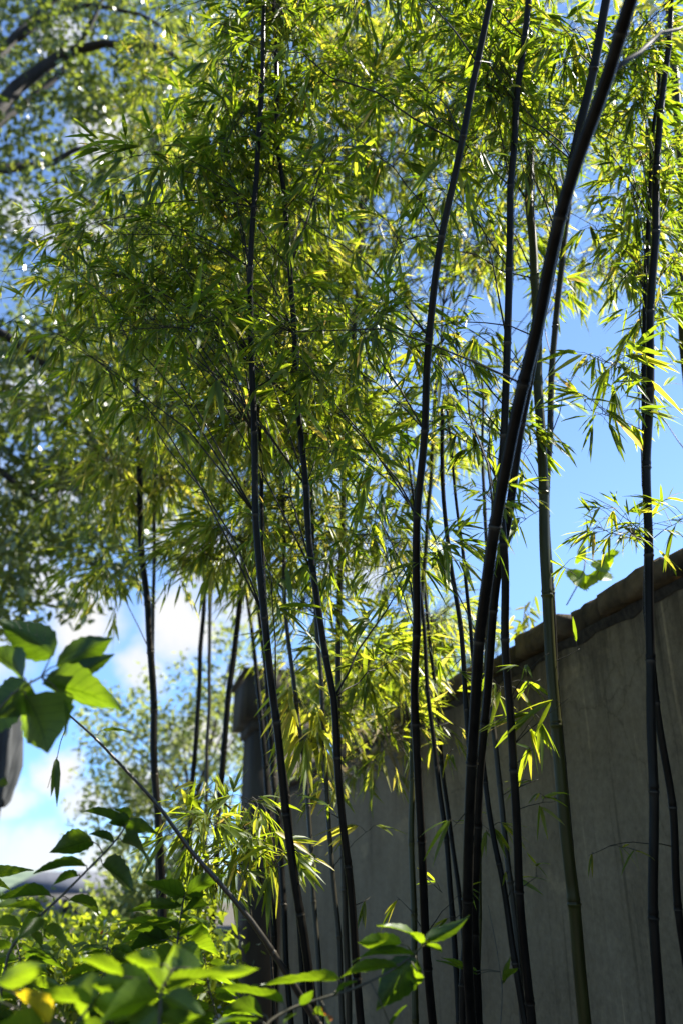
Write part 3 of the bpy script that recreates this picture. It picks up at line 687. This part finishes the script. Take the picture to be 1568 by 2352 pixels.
sprig(R5, 778, 2000, 850, 1905, 8, .05, .12, mat='leaf_mid', tone=(.6, 1), droop=.9)
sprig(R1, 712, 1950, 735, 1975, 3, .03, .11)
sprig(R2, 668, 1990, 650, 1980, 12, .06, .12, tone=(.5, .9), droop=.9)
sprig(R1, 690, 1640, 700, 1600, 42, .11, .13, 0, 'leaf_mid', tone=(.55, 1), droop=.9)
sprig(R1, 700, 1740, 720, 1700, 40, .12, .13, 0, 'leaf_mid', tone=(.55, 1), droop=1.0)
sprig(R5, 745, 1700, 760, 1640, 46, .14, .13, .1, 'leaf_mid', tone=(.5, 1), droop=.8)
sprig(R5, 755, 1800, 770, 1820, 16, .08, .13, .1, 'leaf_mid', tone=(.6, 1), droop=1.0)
sprig(G, 800, 2080, 850, 2060, 5, .05, .1, .1)
for X0, Y0, X1, Y1, n in [(545, 1870, 470, 1830, 60), (560, 1890, 500, 1890, 70), (575, 1930, 430, 1920, 80), (585, 1960, 520, 1990, 70), (590, 1980, 610, 1930, 54), (575, 1930, 400, 1980, 50), (590, 1985, 470, 2040, 50), (600, 2010, 640, 1990, 34), (560, 1890, 580, 1830, 34), (560, 1900, 400, 1870, 40), (590, 1985, 450, 2030, 36)]:
    sprig(T1, X0, Y0, X1, Y1, n, .11, .088, RNG.uniform(-.2, .35), 'leaf_near', tone=(.4, .9), per=5, droop=.5)
for c_, x0, y0, x1, y1, n_ in [(S4, 1098, 2080, 1010, 2140, 3), (S5, 1160, 2060, 1185, 2005, 2), (B, 968, 1990, 1015, 2050, 3), (C, 1180, 1800, 1235, 1790, 4), (C, 1195, 2040, 1235, 2010, 2), (C, 1170, 1600, 1240, 1560, 3),
                            (A, 1078, 1850, 1040, 1900, 2), (Dg, 1290, 1850, 1240, 1830, 3), (Dg, 1265, 1520, 1330, 1490, 3), (S6, 1150, 1830, 1200, 1800, 4), (E, 1500, 1960, 1420, 1945, 3), (H, 1060, 1520, 1020, 1560, 5),
                            (S1, 945, 1720, 900, 1690, 8), (S2, 1000, 1760, 1040, 1720, 6), (S3, 1020, 1760, 985, 1700, 8), (I_, 778, 1650, 850, 1640, 14), (I_, 778, 1600, 900, 1600, 16), (G, 786, 1890, 740, 1860, 4), (F, 668, 1960, 730, 1990, 3)]:
    sprig(c_, x0, y0, x1, y1, n_, .04, .08, 0, lift=.05, thick=.0018)
sprig(Mp, 580, 2118, 560, 2010, 4, .03, .07, thick=.003)
sprig(Mp, 210, 1690, 230, 1690, 3, .03, .07)
sprig(Mp, 160, 1650, 110, 1810, 4, .02, .11, droop=1.4)

# ------------------------------------------------------------------ trees behind
def oval_leaves(base, d, nrm, ln, wd):
    n = len(base); d = unit(d); side = unit(np.cross(d, nrm)); up = np.cross(side, d)
    V = np.stack([base, base + d * (ln * .35)[:, None] + side * (wd * .5)[:, None] + up * (wd * .12)[:, None],
                  base + d * (ln * .75)[:, None] + side * (wd * .33)[:, None] + up * (wd * .08)[:, None], base + d * ln[:, None],
                  base + d * (ln * .75)[:, None] - side * (wd * .33)[:, None] + up * (wd * .08)[:, None],
                  base + d * (ln * .35)[:, None] - side * (wd * .5)[:, None] + up * (wd * .12)[:, None]], 1)
    F = np.array([0, 5, 4, 3, 0, 3, 2, 1])
    return V.reshape(-1, 3), (F[None] + (np.arange(n) * 6)[:, None]).ravel(), np.tile([4, 4], n), 6
def crown_mesh(name, centres, radii, per, ll, mat, parent, flat=.8, tone=(0, 1), aspect=.5):
    B = []
    for c, r in zip(centres, radii):
        k = max(4, int(per * RNG.uniform(.7, 1.3)))
        v = RNG.normal(0, 1, (k, 3)); v = v / np.linalg.norm(v, axis=1, keepdims=True) * (r * RNG.uniform(0, 1, k) ** .45)[:, None]
        v[:, 2] *= flat; B.append(np.asarray(c) + v)
    B = np.concatenate(B); n = len(B)
    D = unit(RNG.normal(0, 1, (n, 3)) + np.array([0, 0, -.45])); nr = unit(RNG.normal(0, .7, (n, 3)) + np.array([0, 0, .8]))
    ln = ll * RNG.uniform(.6, 1.25, n)
    V, lo, to, k = oval_leaves(B, D, nr, ln, ln * RNG.uniform(aspect * .8, aspect * 1.2, n))
    return mesh_obj(name, V, (lo, to), M[mat], parent, {'tone': np.repeat(RNG.uniform(tone[0], tone[1], n), k)}, smooth=False)
FAR = """
6 6 6 5 3 1
6 6 6 5 3 1
6 6 6 5 2 0
6 7 6 6 3 0
5 6 7 6 4 2
3 6 7 7 4 2
3 5 6 6 4 3
2 4 5 5 4 3
4 6 5 5 4 2
7 8 7 6 4 3
8 8 7 5 4 2
8 8 7 4 4 2
8 7 6 3 2 1
7 5 4 2 1 0
5 2 0 0 0 0
"""
def build_big_tree():
    base = P(-420, 2200, 8.6); base[2] = 0
    t = thing('broadleaf_tree', 'large blurred broadleaf tree filling the upper left with dark limbs', 'tree', base)
    g = Geo(); top = P(-330, 420, 7.4)
    pts = np.array([base + [0, 0, -.05], base * .6 + top * .4 + [.2, 0, 0], top]); g.tube(bez(pts[0], pts[1], pts[2], np.linspace(0, 1, 10)), np.linspace(.26, .15, 10), 12)
    g.build('trunk', M['bark'], t)
    for (pts, r0, r1) in [([(-330, 480), (-60, 320), (40, 200), (150, 120), (240, 100), (370, 110), (470, 170)], .13, .02), ([(-320, 300), (-40, 170), (40, 80), (110, 10), (200, -60)], .09, .03),
                          ([(-340, 620), (-80, 400), (40, 385), (120, 375), (170, 345), (230, 330)], .08, .02), ([(40, 90), (120, 30), (210, 10), (330, 35), (420, 90)], .05, .015),
                          ([(-60, 330), (60, 235), (140, 170), (210, 60), (260, -60)], .06, .02), ([(-360, 800), (-150, 720), (0, 760), (120, 850), (220, 900)], .09, .02),
                          ([(-380, 1000), (-160, 1000), (0, 1080), (110, 1170)], .07, .02), ([(170, 440), (220, 470), (250, 520), (250, 600)], .03, .01)]:
        w = np.array([P(x, y, 8.0 + .25 * math.sin(x * .01)) for x, y in pts]); n = len(w)
        ss = np.linspace(0, n - 1, 4 * n); w2 = np.stack([np.interp(ss, np.arange(n), w[:, k]) for k in range(3)], -1)
        g = Geo(); g.tube(w2, np.linspace(r0, r1, len(w2)), 8); g.build('limb', M['bark'], t)
    rows = [list(map(int, r.split())) for r in FAR.strip().split('\n')]; cs = []
    for r, row in enumerate(rows):
        row = [row[0], row[0], row[0]] + row
        for q, val in enumerate(row):
            want = (14 if r < 5 else 10.5) * (val / 9) ** 1.3
            for _ in range(int(want) + (RNG.uniform() < want % 1)):
                cs.append(P((q - 3 + RNG.uniform()) * 112, (r - 2 + RNG.uniform()) * 112, RNG.uniform(7.4, 10.5)))
    crown_mesh('crown', cs, RNG.uniform(.22, .48, len(cs)), 60, .12, 'leaf_tree', t)
build_big_tree()
def small_tree(name, label, cx, y, ellipses, per, ll, mat, r=(.25, .5), group=None, cat='tree', trunk_r=.06):
    base = P(cx, 2100, y); base[2] = 0
    t = thing(name, label, cat, base, group); cs = []
    for X, Y, rx, ry, k in ellipses:
        for _ in range(k):
            a = RNG.uniform(0, 2 * pi); q = RNG.uniform() ** .5
            cs.append(P(X + rx * q * cos(a), Y + ry * q * sin(a), y * RNG.uniform(.93, 1.08)))
    zs = np.array([c[2] for c in cs]); tops = cs[int(np.argmax(zs))]
    g = Geo(); g.tube(bez(base + np.array([0, 0, -.05]), (base + tops) / 2 + np.array([.1, 0, .1]), tops, np.linspace(0, 1, 8)), np.linspace(trunk_r, trunk_r * .25, 8), 8)
    for c in cs[::5]:
        f = np.clip((c[2] - .5) / max(tops[2], .6) * .8, .1, .95); st = bez(base, (base + tops) / 2 + np.array([.1, 0, .1]), tops, np.array([f]))[0]
        g.tube(np.array([st, (st + c) / 2 + [0, 0, .06], c]), np.array([.3, .2, .1]) * trunk_r, 4)
    g.build('trunk', M['bark'], t)
    crown_mesh('crown', cs, RNG.uniform(r[0], r[1], len(cs)), per, ll, mat, t)
    return t
small_tree('pale_tree', 'airy pale green blurred tree behind the left bamboo stems', 330, 13, [(420, 1620, 120, 90, 30), (330, 1740, 120, 110, 34), (300, 1880, 120, 110, 36), (480, 1800, 100, 120, 34), (250, 1650, 70, 60, 7), (560, 1600, 80, 100, 20), (560, 1480, 60, 60, 6)], 40, .10, 'leaf_pale')
small_tree('pale_tree', 'small blurred tree top showing just above the wall left of the thickest stem', 1000, 20, [(1010, 1440, 45, 55, 14), (985, 1530, 60, 60, 16), (940, 1490, 50, 50, 8)], 60, .13, 'leaf_pale', (.3, .55))
small_tree('dark_tree', 'blurred darker tree top in the notch of sky beside the thickest stem', 1120, 22, [(1115, 1440, 30, 50, 12), (1095, 1520, 50, 50, 14)], 60, .13, 'leaf_tree', (.3, .6))
small_tree('leafy_tree', 'bright yellow green shrub growing beyond the wall behind the forked stem', 860, 8.2, [(850, 1560, 110, 90, 30), (760, 1600, 80, 90, 16), (960, 1560, 60, 60, 10)], 60, .1, 'leaf_bush', (.2, .4), cat='shrub')
# shrubs of the garden bed, lower left
GB = 'green shrubs massed in the garden bed'
for k, (cx, y, ell, lab) in enumerate([
        (60, 4.6, [(40, 2250, 110, 70, 18), (110, 2180, 60, 50, 8)], 'dense green garden shrub in the bottom left corner'),
        (210, 5.4, [(200, 2190, 90, 70, 20), (170, 2280, 80, 60, 12)], 'green garden shrub with a red flower below the grey roof'),
        (350, 4.4, [(340, 2200, 90, 80, 20), (330, 2300, 90, 60, 14)], 'dark green garden shrub behind the stem of the middle sprig'),
        (450, 4.8, [(450, 2150, 70, 110, 18), (430, 2290, 80, 70, 12)], 'leafy garden shrub at the foot of the blurred leaning stems'),
        (120, 9.5, [(90, 2120, 130, 40, 14), (240, 2120, 60, 40, 8)], 'farther green shrub in front of the grey house'),
        (290, 8.5, [(290, 2070, 50, 90, 16), (400, 2060, 60, 90, 16)], 'tall pale green shrub right of the grey house')]):
    s = small_tree('garden_shrub', lab, cx, y, ell, 46, .062 if y < 6 else .085, 'leaf_bush' if k != 5 else 'leaf_pale', (.10, .2) if y < 6 else (.2, .36), GB, 'shrub', .012)
    if 'red flower' in lab:
        c = P(240, 2145, y - .35); g = Geo()
        for q in range(7):
            a = q * 2 * pi / 7; d = np.array([cos(a), -.5, sin(a)]) * .022
            g.add(np.array([c, c + d * .6 + [-sin(a) * .016, 0, cos(a) * .016], c + d, c + d * .6 - [-sin(a) * .016, 0, cos(a) * .016]]), np.array([0, 1, 2, 3]), np.array([4]))
        g.tube(np.array([c, c + [0, .15, -.06], c + [0, .3, -.12]]), .003, 5)
        M['petal'] = plain_mat('red_petal', (.35, .01, .01), (.5, .03, .02), bump=0); g.build('flower', M['petal'], s)

# ------------------------------------------------------------------ house far away and furled umbrella
def build_house():
    b = P(155, 2100, 60); b[2] = 0
    h = thing('grey_house', 'low grey house with slate roof, far behind the left shrubs', 'house', b)
    g = Geo(); g.box(b + [-3.4, -2, -.05], b + [3.4, 2, 1.75]); g.build('wall', M['house'], h, smooth=False)
    g = Geo(); e = np.array([[-3.8, -2.4, 1.752], [3.8, -2.4, 1.752], [3.8, 2.4, 1.752], [-3.8, 2.4, 1.752], [-2.0, 0, 3.1], [2.0, 0, 3.1]]) + b
    g.add(e, np.array([0, 3, 2, 1, 0, 1, 5, 4, 2, 3, 4, 5, 1, 2, 5, 3, 0, 4]), np.array([4, 4, 4, 3, 3])); g.build('roof', M['roof'], h, smooth=False)
    for dx in (-2.2, .2):
        g = Geo(); g.box(b + [dx, -2.03, .7], b + [dx + 1, -2.003, 1.5]); g.build('window', M['dark'], h, smooth=False)
    g = Geo(); g.box(b + [2.0, -2.03, 0], b + [2.8, -2.003, 1.6]); g.build('door', M['dark'], h, smooth=False)
build_house()
def build_umbrella():
    b = P(4, 2030, 9.0); b[2] = 0; top = P(28, 1560, 9.0)
    u = thing('furled_umbrella', 'furled grey cloth umbrella on a thin pole at the left edge', 'umbrella', b)
    ax = top - b
    g = Geo(); g.tube(np.array([b + [0, 0, -.05], b + ax * .5, b + ax]), .022, 10); g.build('pole', M['metal'], u)
    z0 = (P(34, 1850, 9.0)[2]) / top[2]; g = Geo(); n = 40; rings = []
    for f, r in [(z0, .07), (z0 + .01, .16), (z0 + .05, .2), (z0 + .1, .23), (z0 + .18, .24), (z0 + .26, .21), (.96, .1), (1, .02)]:
        th = np.arange(n) * 2 * pi / n; rr = r * (1 + .22 * np.sin(8 * th + f * 9) + .06 * RNG.normal(0, 1, n))
        c = b + ax * f; rings.append(np.stack([c[0] - .1 * (r > .1) + rr * np.cos(th), c[1] + rr * np.sin(th), np.full(n, c[2]) + .02 * np.sin(8 * th)], -1))
    v = np.concatenate(rings); m = len(rings); i = np.arange(m - 1)[:, None] * n; j = np.arange(n)[None]; k = (j + 1) % n
    g.add(v, np.stack([i + j, i + k, i + n + k, i + n + j], -1).ravel(), np.full((m - 1) * n, 4)); g.build('canopy', M['cloth'], u)
build_umbrella()

# ------------------------------------------------------------------ broad leaved sprigs in the foreground
def broad_leaf(parent, base, tip, width, tone, nrm, curl=.12, name='leaf', serr=1.0, fold=.22, twist=0):
    base = np.asarray(base, float); tip = np.asarray(tip, float); ax = tip - base; L = np.linalg.norm(ax); d = ax / L
    nrm = np.asarray(nrm, float); nrm = unit(nrm - d * (nrm @ d)); side = np.cross(d, nrm)
    nu, nv = 15, 7; V = []; U_ = []; V_ = []
    petiole = .07; ph = RNG.uniform(0, 6); bend = RNG.normal(0, .04)
    for i in range(nu):
        t = i / (nu - 1)
        w = math.sin(pi * min(1, t ** .72)) ** .85 * (1 - .12 * t) if 0 < t < 1 else .0
        w = w * (1 - .35 * max(0, t - .7) / .3)
        if serr: w *= 1 + .05 * serr * (1 if i % 2 else -1)
        w = max(w, .012)
        tw = twist * t; sd = side * cos(tw) + nrm * sin(tw); nn = nrm * cos(tw) - side * sin(tw)
        for j in range(nv):
            q = -1 + 2 * j / (nv - 1)
            p = base + d * L * t + nn * (L * curl * (4 * t * (1 - t) * .5 - t * t * .3)) + sd * (width * .5 * w * q + bend * L * math.sin(pi * t)) + nn * (abs(q) ** 1.3 * w * width * fold) \
                + nn * (.018 * L * math.sin(9 * t + ph + 2.5 * q) * abs(q))
            V.append(p); U_.append(t); V_.append(q)
    i = (np.arange(nu - 1)[:, None] * nv + np.arange(nv - 1)[None]).ravel()
    q = np.stack([i, i + nv, i + nv + 1, i + 1], -1).ravel()
    return mesh_obj(name, np.array(V), (q, np.full(len(i), 4)), M['leaf_shrub'], parent, {'tone': np.full(len(V), tone), 'u': U_, 'v': V_})
def shrub(name, label, stem, y, leaves, group=None, stem_r=(.004, .002), nbias=(.2, .5, .8), dyl=.1):
    """stem: photograph positions from low to high; leaves: (base x, base y, tip x, tip y, width px, tone)"""
    ys = np.linspace(y[0], y[1], len(stem)); w = np.array([P(x, yy, d) for (x, yy), d in zip(stem, ys)])
    foot = w[0].copy(); foot[2] = 0; foot[0] += (w[0] - w[1])[0] * .6; foot[1] += .05
    t = thing(name, label, 'plant', foot, group)
    n = len(w); w = np.vstack([foot + [0, 0, -.02], (foot + w[0]) / 2 + [.03, 0, .05], w]); ss = np.linspace(0, len(w) - 1, 5 * len(w))
    w2 = np.stack([np.interp(ss, np.arange(len(w)), w[:, k]) for k in range(3)], -1)
    for _ in range(2): w2[1:-1] = (w2[:-2] + 2 * w2[1:-1] + w2[2:]) / 4
    g = Geo(); g.tube(w2, np.linspace(stem_r[0], stem_r[1], len(w2)), 8)
    pieces = []
    for (bx, by, tx, ty, wp, tn) in leaves:
        if tn < .85: tn *= RNG.uniform(.45, 1.05)
        q = w2 - np.array([0, 0, CAM_Z]); f = q[:, 1] * CP + q[:, 2] * SP
        u = 784 + FPX * q[:, 0] / f; v = 1176 - FPX * (q[:, 2] * CP - q[:, 1] * SP) / f
        i = int(np.argmin((u - bx) ** 2 + (v - by) ** 2)); yb = w2[i][1]
        b = P(bx, by, yb + RNG.uniform(-.02, .02)); tp = P(tx, ty, yb + RNG.uniform(-dyl, dyl * .6))
        g.tube(np.array([w2[i], (w2[i] + b) / 2 + [0, 0, .006], b + (tp - b) * .04]), np.array([.0016, .0014, .0012]), 6)
        pieces.append((b, tp, wp * axis_depth(b) / FPX, tn))
    g.build('stem', M['stem'], t)
    for b, tp, wd, tn in pieces:
        nr = np.array(nbias) + RNG.normal(0, .22, 3)
        broad_leaf(t, b, tp, wd * 1.5, tn, nr, curl=RNG.uniform(.0, .16), twist=RNG.normal(0, .25))
    return t
GP = 'broad leaved sprigs in the foreground'
shrub('leafy_sprig', 'blurred close sprig with large pointed leaves at the left edge against the sky', [(-120, 1900), (-60, 1700), (30, 1590), (95, 1555)], (1.6, 1.65),  # leaf tones lowered, half shade put into the colour
      [(125, 1505, 0, 1425, 62, .05), (130, 1530, 262, 1465, 54, .1), (170, 1545, 265, 1502, 30, .1), (98, 1572, 286, 1632, 74, .3), (60, 1600, 112, 1730, 110, .35), (70, 1570, -20, 1650, 66, .2),
       (55, 1558, -30, 1490, 60, .15), (145, 1600, 150, 1690, 16, .1), (-25, 1800, 12, 1785, 40, .7), (30, 1590, -60, 1700, 60, .4)], GP, nbias=(.35, .85, .4), dyl=.07)
shrub('leafy_sprig', 'sharp dark sprig of serrated leaves on a slanting stem, lower left', [(10, 2190), (75, 2120), (140, 2060), (230, 1970), (272, 1925), (300, 1880)], (2.2, 2.3),  # low tones carry the shade on this sprig in its leaf colour
      [(288, 1902, 193, 1861, 40, .1), (212, 1930, 115, 1958, 46, .12), (198, 1988, 77, 2006, 36, .15), (180, 2012, 117, 2035, 30, .1), (120, 2058, -8, 2060, 36, .15), (97, 2095, -20, 2082, 56, .3),
       (158, 2068, 234, 2105, 54, .55), (103, 2138, 178, 2200, 50, .8), (290, 1912, 372, 1914, 36, .1), (283, 1935, 347, 1985, 50, .1), (235, 1988, 308, 2045, 55, .12), (288, 1902, 324, 1884, 26, .12),
       (50, 2130, -12, 2124, 40, .7), (262, 1935, 205, 1915, 22, .1), (300, 1880, 265, 1858, 22, .1), (300, 1890, 250, 1890, 26, .1), (90, 2100, 40, 2160, 30, .4), (60, 2130, 100, 2180, 26, .5)], GP)
shrub('leafy_sprig', 'upright sprig with dark upper leaves and bright lower leaves in the lower left middle', [(400, 2280), (405, 2190), (412, 2130), (420, 2080), (425, 2055)], (2.5, 2.55),
      [(428, 2055, 525, 2008, 28, .1), (425, 2062, 330, 2024, 38, .1), (420, 2078, 290, 2093, 24, .1), (427, 2068, 488, 2052, 22, .1), (418, 2100, 482, 2078, 36, .1), (416, 2108, 482, 2135, 36, .75),
       (402, 2120, 268, 2124, 30, .7), (395, 2132, 278, 2166, 44, .75), (390, 2152, 295, 2182, 46, .05), (372, 2160, 312, 2135, 30, .05), (408, 2150, 488, 2158, 46, .1), (428, 2160, 503, 2194, 48, .7), (424, 2055, 400, 2075, 22, .7),
       (412, 2140, 360, 2120, 30, .1), (410, 2180, 470, 2215, 34, .6), (405, 2190, 340, 2220, 36, .6)], GP)
shrub('leafy_sprig', 'blurred bright yellow green sprig closest to the lens at the bottom left', [(360, 2420), (368, 2330), (372, 2270), (398, 2225)], (1.6, 1.62),
      [(285, 2245, 160, 2202, 32, .7), (368, 2216, 286, 2196, 36, .75), (402, 2250, 405, 2168, 78, .75), (345, 2282, 210, 2262, 70, .7), (384, 2280, 512, 2232, 52, .65), (470, 2240, 596, 2222, 24, .75),
       (366, 2292, 230, 2345, 60, .75), (372, 2270, 330, 2225, 36, .4), (380, 2290, 470, 2330, 44, .65), (398, 2232, 440, 2200, 34, .6), (365, 2320, 290, 2400, 60, .6), (370, 2330, 450, 2400, 50, .6)], GP, nbias=(.3, .8, .5), dyl=.07)
shrub('leafy_sprig', 'blurred bright sprig with one yellow leaf in the bottom left corner', [(120, 2460), (160, 2380), (200, 2320), (215, 2300)], (1.6, 1.62),
      [(213, 2305, 72, 2284, 40, .75), (210, 2312, 150, 2262, 70, .75), (115, 2352, 30, 2272, 66, .9), (215, 2310, 290, 2340, 50, .7), (-10, 2262, 112, 2214, 34, .7), (0, 2300, -60, 2260, 40, .7), (180, 2350, 220, 2420, 60, .7), (100, 2370, 0, 2350, 50, .75)],
      GP, nbias=(.3, .8, .5), dyl=.07)
shrub('leafy_sprig', 'sharp sprig with a lit leaf rosette before the middle stems at the bottom', [(590, 2420), (612, 2350), (662, 2318), (740, 2292), (800, 2276), (880, 2240), (940, 2200), (972, 2170)], (1.95, 2.1),
      [(970, 2170, 866, 2121, 30, .75), (922, 2168, 817, 2162, 30, .75), (952, 2195, 805, 2203, 24, .2), (975, 2160, 1078, 2103, 22, .2), (975, 2168, 1047, 2142, 24, .75), (974, 2172, 1016, 2188, 28, .75),
       (958, 2206, 863, 2322, 58, .1), (958, 2232, 932, 2264, 32, .75), (913, 2222, 774, 2245, 28, .4), (780, 2249, 600, 2262, 34, .75), (652, 2303, 496, 2264, 34, .75), (605, 2332, 515, 2315, 40, .15), (770, 2285, 818, 2252, 24, .2),
       (895, 2360, 931, 2307, 13, .2), (590, 2348, 490, 2352, 30, .15), (690, 2310, 720, 2275, 16, .2), (970, 2170, 930, 2140, 24, .7), (755, 2348, 728, 2318, 28, 1.0), (680, 2330, 650, 2352, 20, .6), (720, 2330, 760, 2352, 20, .5)], GP)
for lab, stem, y, n in [('low shoot with many small mid green leaves at the left edge above the yellow leaf', [(30, 2420), (45, 2330), (55, 2240), (40, 2170)], 2.5, 22),
                        ('low shoot with small serrated leaves between the slanting stem and the upright sprig', [(250, 2420), (255, 2330), (240, 2240), (250, 2150)], 2.5, 24),
                        ('low shoot with lit leaves at the foot of the glossy slanting cane', [(520, 2440), (505, 2350), (480, 2270), (470, 2190)], 2.55, 22),
                        ('low shoot with dull green leaves behind the bright bottom sprig', [(330, 2440), (335, 2360), (350, 2290), (340, 2230)], 2.4, 20)]:
    sp = np.array(stem, float); lv = []
    for q in range(n):
        f = RNG.uniform(.15, 1) * (len(sp) - 1); k = min(int(f), len(sp) - 2); b = sp[k] + (sp[k + 1] - sp[k]) * (f - k); a = RNG.uniform(-.5, .6) + (pi if q % 2 else 0); l = RNG.uniform(45, 100)
        b2 = b + np.array([cos(a), -sin(a) * .4]) * 10
        lv.append((b2[0], b2[1], b2[0] + l * cos(a), b2[1] - l * .5 * sin(a) + 12, l * RNG.uniform(.32, .45), RNG.choice([.1, .25, .4, .6, .75])))
    shrub('leafy_sprig', lab, stem, (y, y + .05), lv, GP, stem_r=(.003, .0015))
shrub('leafy_sprig', 'thin seedling with two narrow leaves between the thickest foot and the straight stem', [(1140, 2460), (1150, 2330), (1153, 2270), (1140, 2180), (1120, 2080)], (2.6, 2.75),
      [(1155, 2255, 1190, 2222, 14, .7), (1154, 2260, 1172, 2195, 9, .6), (1096, 2240, 1000, 2205, 14, .3), (1096, 2232, 1010, 2196, 10, .75)], GP, stem_r=(.002, .001))
shrub('leafy_sprig', 'bright pale green leaves at the far left edge below the horizon', [(-100, 2300), (-70, 2120), (-40, 2020)], (2.5, 2.5),
      [(-40, 2015, 78, 1998, 22, .75), (-40, 2030, 30, 2045, 26, .7), (-40, 2020, 10, 2075, 24, .7)], GP)

# ------------------------------------------------------------------ growth on top of the wall
def vine():
    y = 4.05; b = P(1345, 1345, y)
    foot = b.copy()
    t = thing('vine', 'bright lit vine leaves peeking over the wall coping on the right', 'vine', foot)
    g = Geo()
    for pts in [[(1300, 1390), (1325, 1345), (1340, 1310), (1345, 1275)], [(1340, 1350), (1365, 1330), (1380, 1300), (1390, 1270)]]:
        w = np.array([P(x, yy, y) for x, yy in pts]); g.tube(w, .003, 5)
    g.build('stem', M['stem'], t)
    for (bx, by, tx, ty, wp) in [(1340, 1312, 1318, 1345, 40), (1345, 1320, 1352, 1350, 30), (1345, 1278, 1325, 1268, 30), (1378, 1305, 1380, 1335, 34), (1385, 1280, 1408, 1292, 34), (1388, 1285, 1368, 1310, 28), (1392, 1268, 1400, 1288, 28)]:
        bb = P(bx, by, y); tt = P(tx, ty, y - .03); broad_leaf(t, bb, tt, wp * axis_depth(bb) / FPX * 1.7, .8, np.array([.4, .8, .5]) + RNG.normal(0, .2, 3), serr=2.2)
vine()
def wall_plant(label, pts, y, n, X, Y, rx, ry, ll, mat='leaf_mid', tone=(.3, 1), fol='foliage'):
    foot = P(pts[0][0], pts[0][1], y); t = thing('wall_plant', label, 'plant', foot); g = Geo()
    w = np.array([P(a, b, y) for a, b in pts]); g.tube(w, np.linspace(.005, .002, len(w)), 6)
    B = np.array([P(X + rx * RNG.normal() * .5, Y + ry * RNG.normal() * .5, y + RNG.normal() * .12) for _ in range(n)])
    for b in B[::4]: g.tube(np.array([w[RNG.integers(len(w))], b]), .0012, 3)
    g.build('stem', M['twig'], t)
    D = unit(RNG.normal(0, .6, (n, 3)) + np.array([0, 0, -.6])); nr = unit(RNG.normal(0, .6, (n, 3)) + np.array([0, -.4, .6])); ln = ll * RNG.uniform(.6, 1.2, n)
    V, lo, to, k = lance_leaves(B, D, nr, ln, ln * RNG.uniform(.15, .24, n), RNG.uniform(0, .3, n), True)
    mesh_obj(fol, V, (lo, to), M[mat], t, {'tone': np.repeat(RNG.uniform(tone[0], tone[1], n), k)})
wall_plant('small leafy plant with an orange leaf hanging over the coping by the straight stem', [(1190, 1500), (1200, 1440), (1205, 1390)], 4.7, 34, 1205, 1430, 30, 50, .11)
def dry_stalks():
    y = 5.9; foot = P(860, 1690, y); t = thing('dry_grass', 'pale dry stalks lying over the coping at the far part of the wall', 'dry grass', foot)
    g = Geo()
    for _ in range(34):
        X = RNG.uniform(770, 930); Y = 1640 + (X - 770) * .25 + RNG.uniform(-30, 40); a = RNG.uniform(-.2, .9); l = RNG.uniform(40, 110)
        p0 = P(X, Y, y + RNG.uniform(-.25, .1)); p1 = P(X + l * cos(a), Y + l * sin(a), y + RNG.uniform(-.4, 0)); g.tube(np.array([p0, (p0 + p1) / 2 + [0, 0, .04], p1]), .0035, 4)
    g.build('stalks', M['dry'], t); n = 70
    B = np.array([P(RNG.uniform(770, 940), RNG.uniform(1640, 1760), y + RNG.uniform(-.4, .1)) for _ in range(n)]); D = unit(RNG.normal(0, 1, (n, 3)) + np.array([.4, 0, -.3])); ln = RNG.uniform(.08, .2, n)
    V, lo, to, k = lance_leaves(B, D, unit(RNG.normal(0, 1, (n, 3))), ln, ln * .14, RNG.uniform(0, .3, n), True)
    mesh_obj('blades', V, (lo, to), M['dry'], t, {'tone': np.repeat(RNG.uniform(0, 1, n), k)})
dry_stalks()
